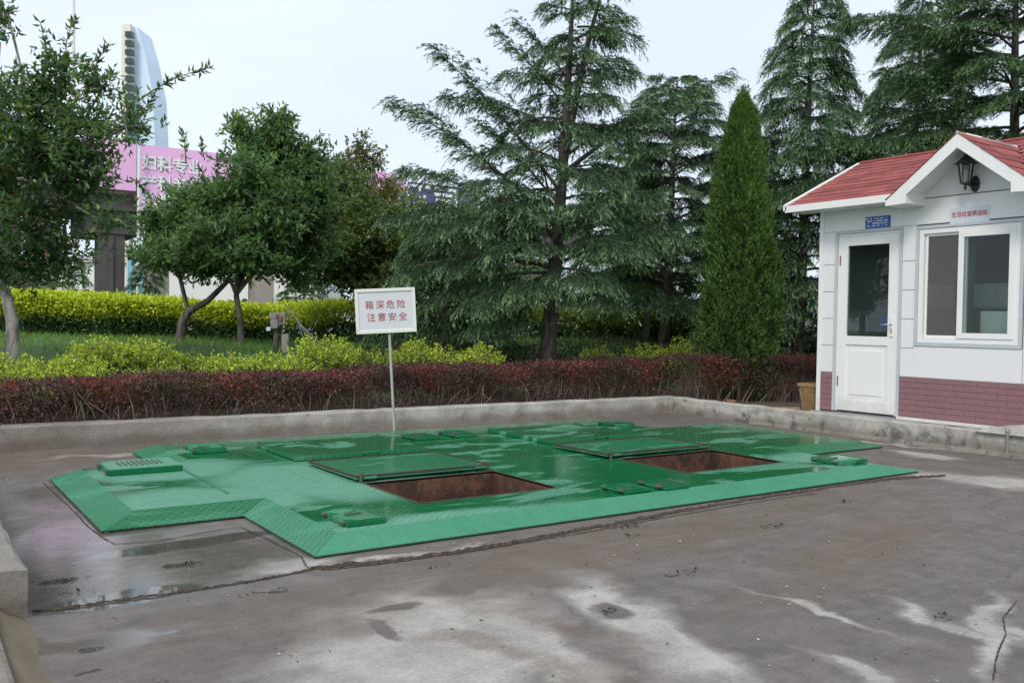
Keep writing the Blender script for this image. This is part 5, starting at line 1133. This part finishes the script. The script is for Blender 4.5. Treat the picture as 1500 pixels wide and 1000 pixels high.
# far white building
def far_box(px0, px1, y0, y1, depth, thick, name, mat, parent, zb=None):
    a, c_ = at(px0, y1, depth), at(px1, y1, depth); zt = at((px0+px1)/2, y0, depth)[2]; zb_ = at((px0+px1)/2, y1, depth)[2] if zb is None else zb; v = np.array([FW[0], FW[1], 0])*thick
    b = MB(); P = [np.array([*a[:2], zb_]), np.array([*c_[:2], zb_]), np.array([*(c_+v)[:2], zb_]), np.array([*(a+v)[:2], zb_])]; Q = [p+[0, 0, zt-zb_] for p in P]; b.hexa(P, Q); return b.build(name, M[mat], parent)
wb = empty('white_building', [*at(200, 460, 72)[:2], -.1], 'long white low building seen under the elevated road', 'building')
far_box(-60, 470, 385, 460, 72, 10, 'wall', 'bldg', wb, -.1); far_box(-65, 475, 379, 385, 71.6, 11, 'cornice', 'roof_pale', wb)
for px in (145, 225, 300, 40): w0 = far_box(px-3, px+5, 392, 411, 71.95, .2, 'window', 'dark_win', wb); far_box(px-4, px-3.2, 391, 412, 71.9, .1, 'frame', 'teal', w0)
wb2 = empty('roadside_shed', [*at(620, 460, 44)[:2], -.1], 'low white roofed shed seen behind the sign board', 'shed')
far_box(545, 790, 432, 466, 44, 6, 'wall', 'bldg', wb2, -.1)
a, c_ = at(540, 432, 43.5), at(795, 432, 43.5); v = np.array([FW[0], FW[1], 0]); zt = at(660, 414, 46)[2]
MB().prism([a, a+v*7, np.array([*(a+v*3.5)[:2], zt])], c_-a).build('roof', M['roof_pale'], wb2)
# bus
bu = empty('white_bus', [*at(618, 460, 36)[:2], -.1], 'white bus with dark windows passing behind the warning sign', 'bus')
far_box(570, 668, 432, 463, 36, 2.4, 'body', 'bus', bu, .35)
for k in range(5): far_box(574+k*18.5, 589+k*18.5, 437, 449, 35.97, .02, 'window', 'dark_win', bu)
for px in (590, 648):
    p = at(px, 460, 36); rt_ = unit(RT*[1, 1, 0]); pts = [np.array([*p[:2], .33])+rt_*.42*math.cos(k*.5236)+np.array([0, 0, .42*math.sin(k*.5236)]) for k in range(12)]; MB().prism(pts, -v*.03+v*.3).build('wheel', M['tyre'], bu)
# car roof just over the clipped hedge
cp = at(36, 450, 27); cr_ = empty('parked_car', [*cp[:2], -.1], 'silver car whose roof shows over the clipped hedge at left', 'car'); rt_ = unit(RT*[1, 1, 0]); C0 = np.array([*cp[:2], 0.])
def cpt(a_, z, d_=0.): return C0+rt_*a_+np.array([0, 0, z])+v*d_
MB().prism([cpt(a_, z) for a_, z in ((-2.1, .35), (2.1, .35), (2.15, .7), (1.3, .9), (-1.7, .95), (-2.1, .8))], v*1.7).build('body', M['car'], cr_, bevel=.05)
MB().prism([cpt(a_, z, .12) for a_, z in ((-1.55, .94), (1.0, .90), (.4, 1.46), (-.2, 1.54), (-1.0, 1.48))], v*1.46).build('cabin', M['car'], cr_, bevel=.05)
for a0, a1 in ((-1.25, -.35), (-.28, .65)): MB().prism([cpt(a_, z, .10) for a_, z in ((a0, .98), (a1, .98), (a1-.2, 1.40), (a0+.15, 1.40))], v*.015).build('window', M['dark_win'], cr_)
for a_ in (-1.35, 1.35): MB().prism([cpt(a_+.32*math.cos(k*.5236), .22+.32*math.sin(k*.5236), -.02) for k in range(12)], v*.2).build('wheel', M['tyre'], cr_)
# tower block far behind
tw_ = empty('tower_block', [*at(195, 460, 300)[:2], 0], 'tall pale tower with stacked balconies and slanting blue glass side', 'tower')
far_box(175, 187.5, 38, 460, 300, 14, 'wall', 'tower_cream', tw_, 0)
for k in range(16): far_box(183, 193, 46+k*13, 54+k*13, 297.0, 2.2, 'window', 'dark_win', tw_)
P = [at(x, y, 301) for x, y in ((194.5, 36), (201, 40), (214, 85), (224, 140), (228, 230), (228, 455), (194.5, 455))]
MB().prism(P, np.array([FW[0], FW[1], 0])*12).build('glass_side', M['tower_glass'], tw_)
# street lamp and tall mast
lp = at(108, 460, 60); e = empty('mast', [*lp[:2], -.1], 'thin pale mast rising above the left tree', 'mast'); MB().tube([[*lp[:2], -.1], at(108, -80, 60)], [.14, .08], 8).build('shaft', M['bldg'], e); MB().lathe(at(108, -80, 60), [(.08, 0), (.2, .1), (0, .25)], 8).build('finial', M['pole'], e)
lp = at(-4, 460, 34); lh = at(2, 58, 34); e = empty('street_lamp', [*lp[:2], -.1], 'street lamp head peeping in at the upper left edge', 'street lamp')
MB().tube([[*lp[:2], -.1], at(-6, 130, 34), at(0, 62, 34)], [.09, .06, .04], 8).build('pole', M['pole'], e); b = MB(); Fl = frame(at(4, 55, 34), -FW*[1, 1, 0]); fbox(b, Fl, -.10, .10, -.11, .10, -.15, .15); b.build('lamp_head', M['teal'], e, bevel=.03)
# two people on the road, heads over the hedge
def person(px, ytop, depth, shirt, label, turn):
    p = at(px, 460, depth); zt = at(px, ytop, depth)[2]; z0 = -.10; H = zt-z0; root = empty('person', [*p[:2], z0], label, 'person', None)
    rt = np.array([math.cos(turn), math.sin(turn), 0]); fo = np.array([-rt[1], rt[0], 0]); U = np.array([0, 0, 1.])
    J = dict(pel=(0, 0, .53), bel=(0, .0, .62), che=(0, .01, .74), nec=(0, 0, .835), hd0=(0, .012, .875), hd1=(0, .012, .945), lsh=(.10, 0, .80), lel=(.13, -.01, .63), lwr=(.135, .04, .49), rsh=(-.10, 0, .80), rel=(-.13, -.01, .63), rwr=(-.135, .03, .49), lhi=(.05, 0, .50), lkn=(.055, .03, .28), lan=(.05, -.03, .04), lto=(.05, .06, .018), rhi=(-.05, 0, .50), rkn=(-.055, -.01, .28), ran=(-.05, -.07, .04), rto=(-.05, .02, .018))
    Rr = dict(pel=.075, bel=.068, che=.078, nec=.03, hd0=.042, hd1=.045, lsh=.04, lel=.026, lwr=.018, lhi=.05, lkn=.034, lan=.024, lto=.02)
    ks = list(J); vs = [np.array(p-[0, 0, p[2]])*[1, 1, 0]*0+rt*J[k][0]*H+fo*J[k][1]*H+U*J[k][2]*H for k in ks]; ed = [('pel', 'bel'), ('bel', 'che'), ('che', 'nec'), ('nec', 'hd0'), ('hd0', 'hd1'), ('che', 'lsh'), ('lsh', 'lel'), ('lel', 'lwr'), ('che', 'rsh'), ('rsh', 'rel'), ('rel', 'rwr'), ('pel', 'lhi'), ('lhi', 'lkn'), ('lkn', 'lan'), ('lan', 'lto'), ('pel', 'rhi'), ('rhi', 'rkn'), ('rkn', 'ran'), ('ran', 'rto')]
    me = bpy.data.meshes.new('body'); me.from_pydata([tuple(q) for q in vs], [(ks.index(a), ks.index(b_)) for a, b_ in ed], [])
    n = NT('person_'+shirt); sep = n.n('SeparateXYZ'); tcn = n.n('TexCoord'); n.L(tcn.outputs['Object'], sep.inputs[0]); z = sep.outputs[2]
    c = n.mix(n.math('GREATER_THAN', z, H*.52), (.03, .035, .05), {'white': (.72, .72, .74), 'dark': (.05, .06, .09)}[shirt]); c = n.mix(n.math('GREATER_THAN', z, H*.835), c, (.45, .27, .19)); n.fin(c, .8); me.materials.append(n.m)
    o = bpy.data.objects.new('body', me); col.objects.link(o); o.parent = root; sk = o.modifiers.new('skin', 'SKIN')
    for i, k in enumerate(ks):
        r = Rr.get(k, Rr.get('l'+k[1:], .04))*H; me.skin_vertices[0].data[i].radius = (r, r*.8)
    me.skin_vertices[0].data[0].use_root = True; ss = o.modifiers.new('sub', 'SUBSURF'); ss.levels = 2; ss.render_levels = 2
    hb = MB(); hc = np.array(root.location)+rt*0+fo*-.004*H+U*.952*H; hb.lathe(hc, [(.048*H, -.045*H), (.056*H, -.01*H), (.050*H, .022*H), (.03*H, .042*H), (0, .05*H)], 10); hb.build('hair', M['hair'], root, smooth=True)
    return root
person(337, 439, 31, 'white', 'person in a white shirt, head and shoulders over the hedge left of the Y-shaped trunk', .3)
person(358, 437, 31, 'dark', 'dark-haired person in dark clothes right of the Y-shaped trunk over the hedge', 1.9)
b = MB(); p = at(303, 460, 22); Fb = frame([*p[:2], 1.25], -FW*[1, 1, 0]); 
e = empty('brown_crate', [*p[:2], float(terr(p[0], p[1]))-.02], 'reddish brown box behind the clipped hedge beside the forked tree', 'box'); b = MB(); fbox(b, Fb, -.13, .13, -.52, .24, -.15, .15); b.build('body', M['rust_spot'], e, bevel=.01); b = MB(); fbox(b, Fb, -.15, .15, .2401, .27, -.17, .17); b.build('lid', M['wood'], e)
# electric boxes on a post in the shrubs
p = onterr(407, 505, 13.4); mb_ = empty('meter_boxes', p, 'grey electric boxes with loose cables on a short post under the trees', 'electric box')
Fm = frame(at(405, 475, 13.4), -FW*[1, 1, 0])
b = MB(); fbox(b, Fm, -.035, .03, p[2]-.1-at(405, 475, 13.4)[2], .0, -.03, .03); b.build('post', M['bark'], mb_)
for q, mt in (((-.09, .02, .08, .17), 'box_grey'), ((-.07, .04, -.06, .075), 'box_grey'), ((.055, .15, .0, .17), 'box_grey'), ((.06, .11, .05, .13), 'rust_spot'), ((-.12, -.06, -.10, -.04), 'pale_plate')):
    b = MB(); fbox(b, Fm, *q, .031 if mt == 'box_grey' else .09, .085 if mt == 'box_grey' else .12); b.build('box', M[mt], mb_, bevel=.008)
for k in range(4):
    b = MB(); c0 = .08+.03*k; b.tube([Fm(.0+.03*k, .02, .07), Fm(c0+.08, .28-.05*k, .0), Fm(c0+.22, .10-.04*k, .04), Fm(c0+.36+.05*k, -.28, .02), Fm(c0+.30, -.42, .0)], .007, 5); b.build('cable', M['cable'], mb_, smooth=True)
b = MB(); fbox(b, Fm, .09, .19, p[2]-.1-at(405, 475, 13.4)[2], -.14, -.04, .05); b.build('stump', M['bark_pale'], mb_)

# ------------------------------------------------------------------ litter and fallen leaves
rng = np.random.default_rng(5); n = 1000
lx_, ly_ = rng.uniform(.6, 9., n), rng.uniform(1.6, 8.9, n); lz_ = np.full(n, .004)
ok = ~((lx_ > .95) & (lx_ < 8.45) & (ly_ > 4.25) & (ly_ < 8.5)); P = np.c_[lx_, ly_, lz_][ok]; k = len(P)
D = np.c_[rng.normal(size=(k, 2)), rng.normal(0, .1, k)]; cc = pick([(.03, .025, .018), (.12, .08, .04), (.55, .54, .5), (.18, .16, .12), (.05, .10, .05)], k, [.28, .22, .22, .2, .08])
V, F_, C_ = leaves(P, D, rng.uniform(.008, .028, k), rng.uniform(.004, .012, k), cc, .05); V[:, 2] = np.maximum(V[:, 2], .0035)
tag(tris_mesh('litter', V, F_, C_, M['litter']), 'scattered bits of leaf and grit on the wet concrete', 'litter', kind='stuff')
Q = []; 
for px, py, r, m in ((915, 772, .05, 26), (1130, 772, .06, 22), (925, 784, .03, 10), (1000, 840, .06, 18), (1240, 735, .05, 14), (893, 895, .03, 14), (1380, 905, .05, 12), (90, 850, .06, 22), (270, 828, .05, 18), (110, 868, .03, 10), (390, 868, .06, 10), (640, 830, .04, 8)):
    c0 = G(px, py); Q.append(np.c_[c0[0]+rng.normal(0, r, m), c0[1]+rng.normal(0, r*.35, m), np.full(m, .005)])
P = np.concatenate(Q); k = len(P); V, F_, C_ = leaves(P, np.c_[rng.normal(size=(k, 2)), rng.normal(0, .25, k)], rng.uniform(.012, .035, k), .012, pick([(.02, .018, .014), (.05, .04, .025), (.03, .04, .02)], k), .1); V[:, 2] = np.maximum(V[:, 2], .0045)
tag(tris_mesh('rotten_leaves', V, F_, C_, M['litter']), 'small dark clumps of rotten leaves on the concrete', 'leaves', kind='stuff')
b = MB()
for px, py, a in ((1045, 778, .2), (1140, 768, -.3), (200, 955, .1)):
    pass
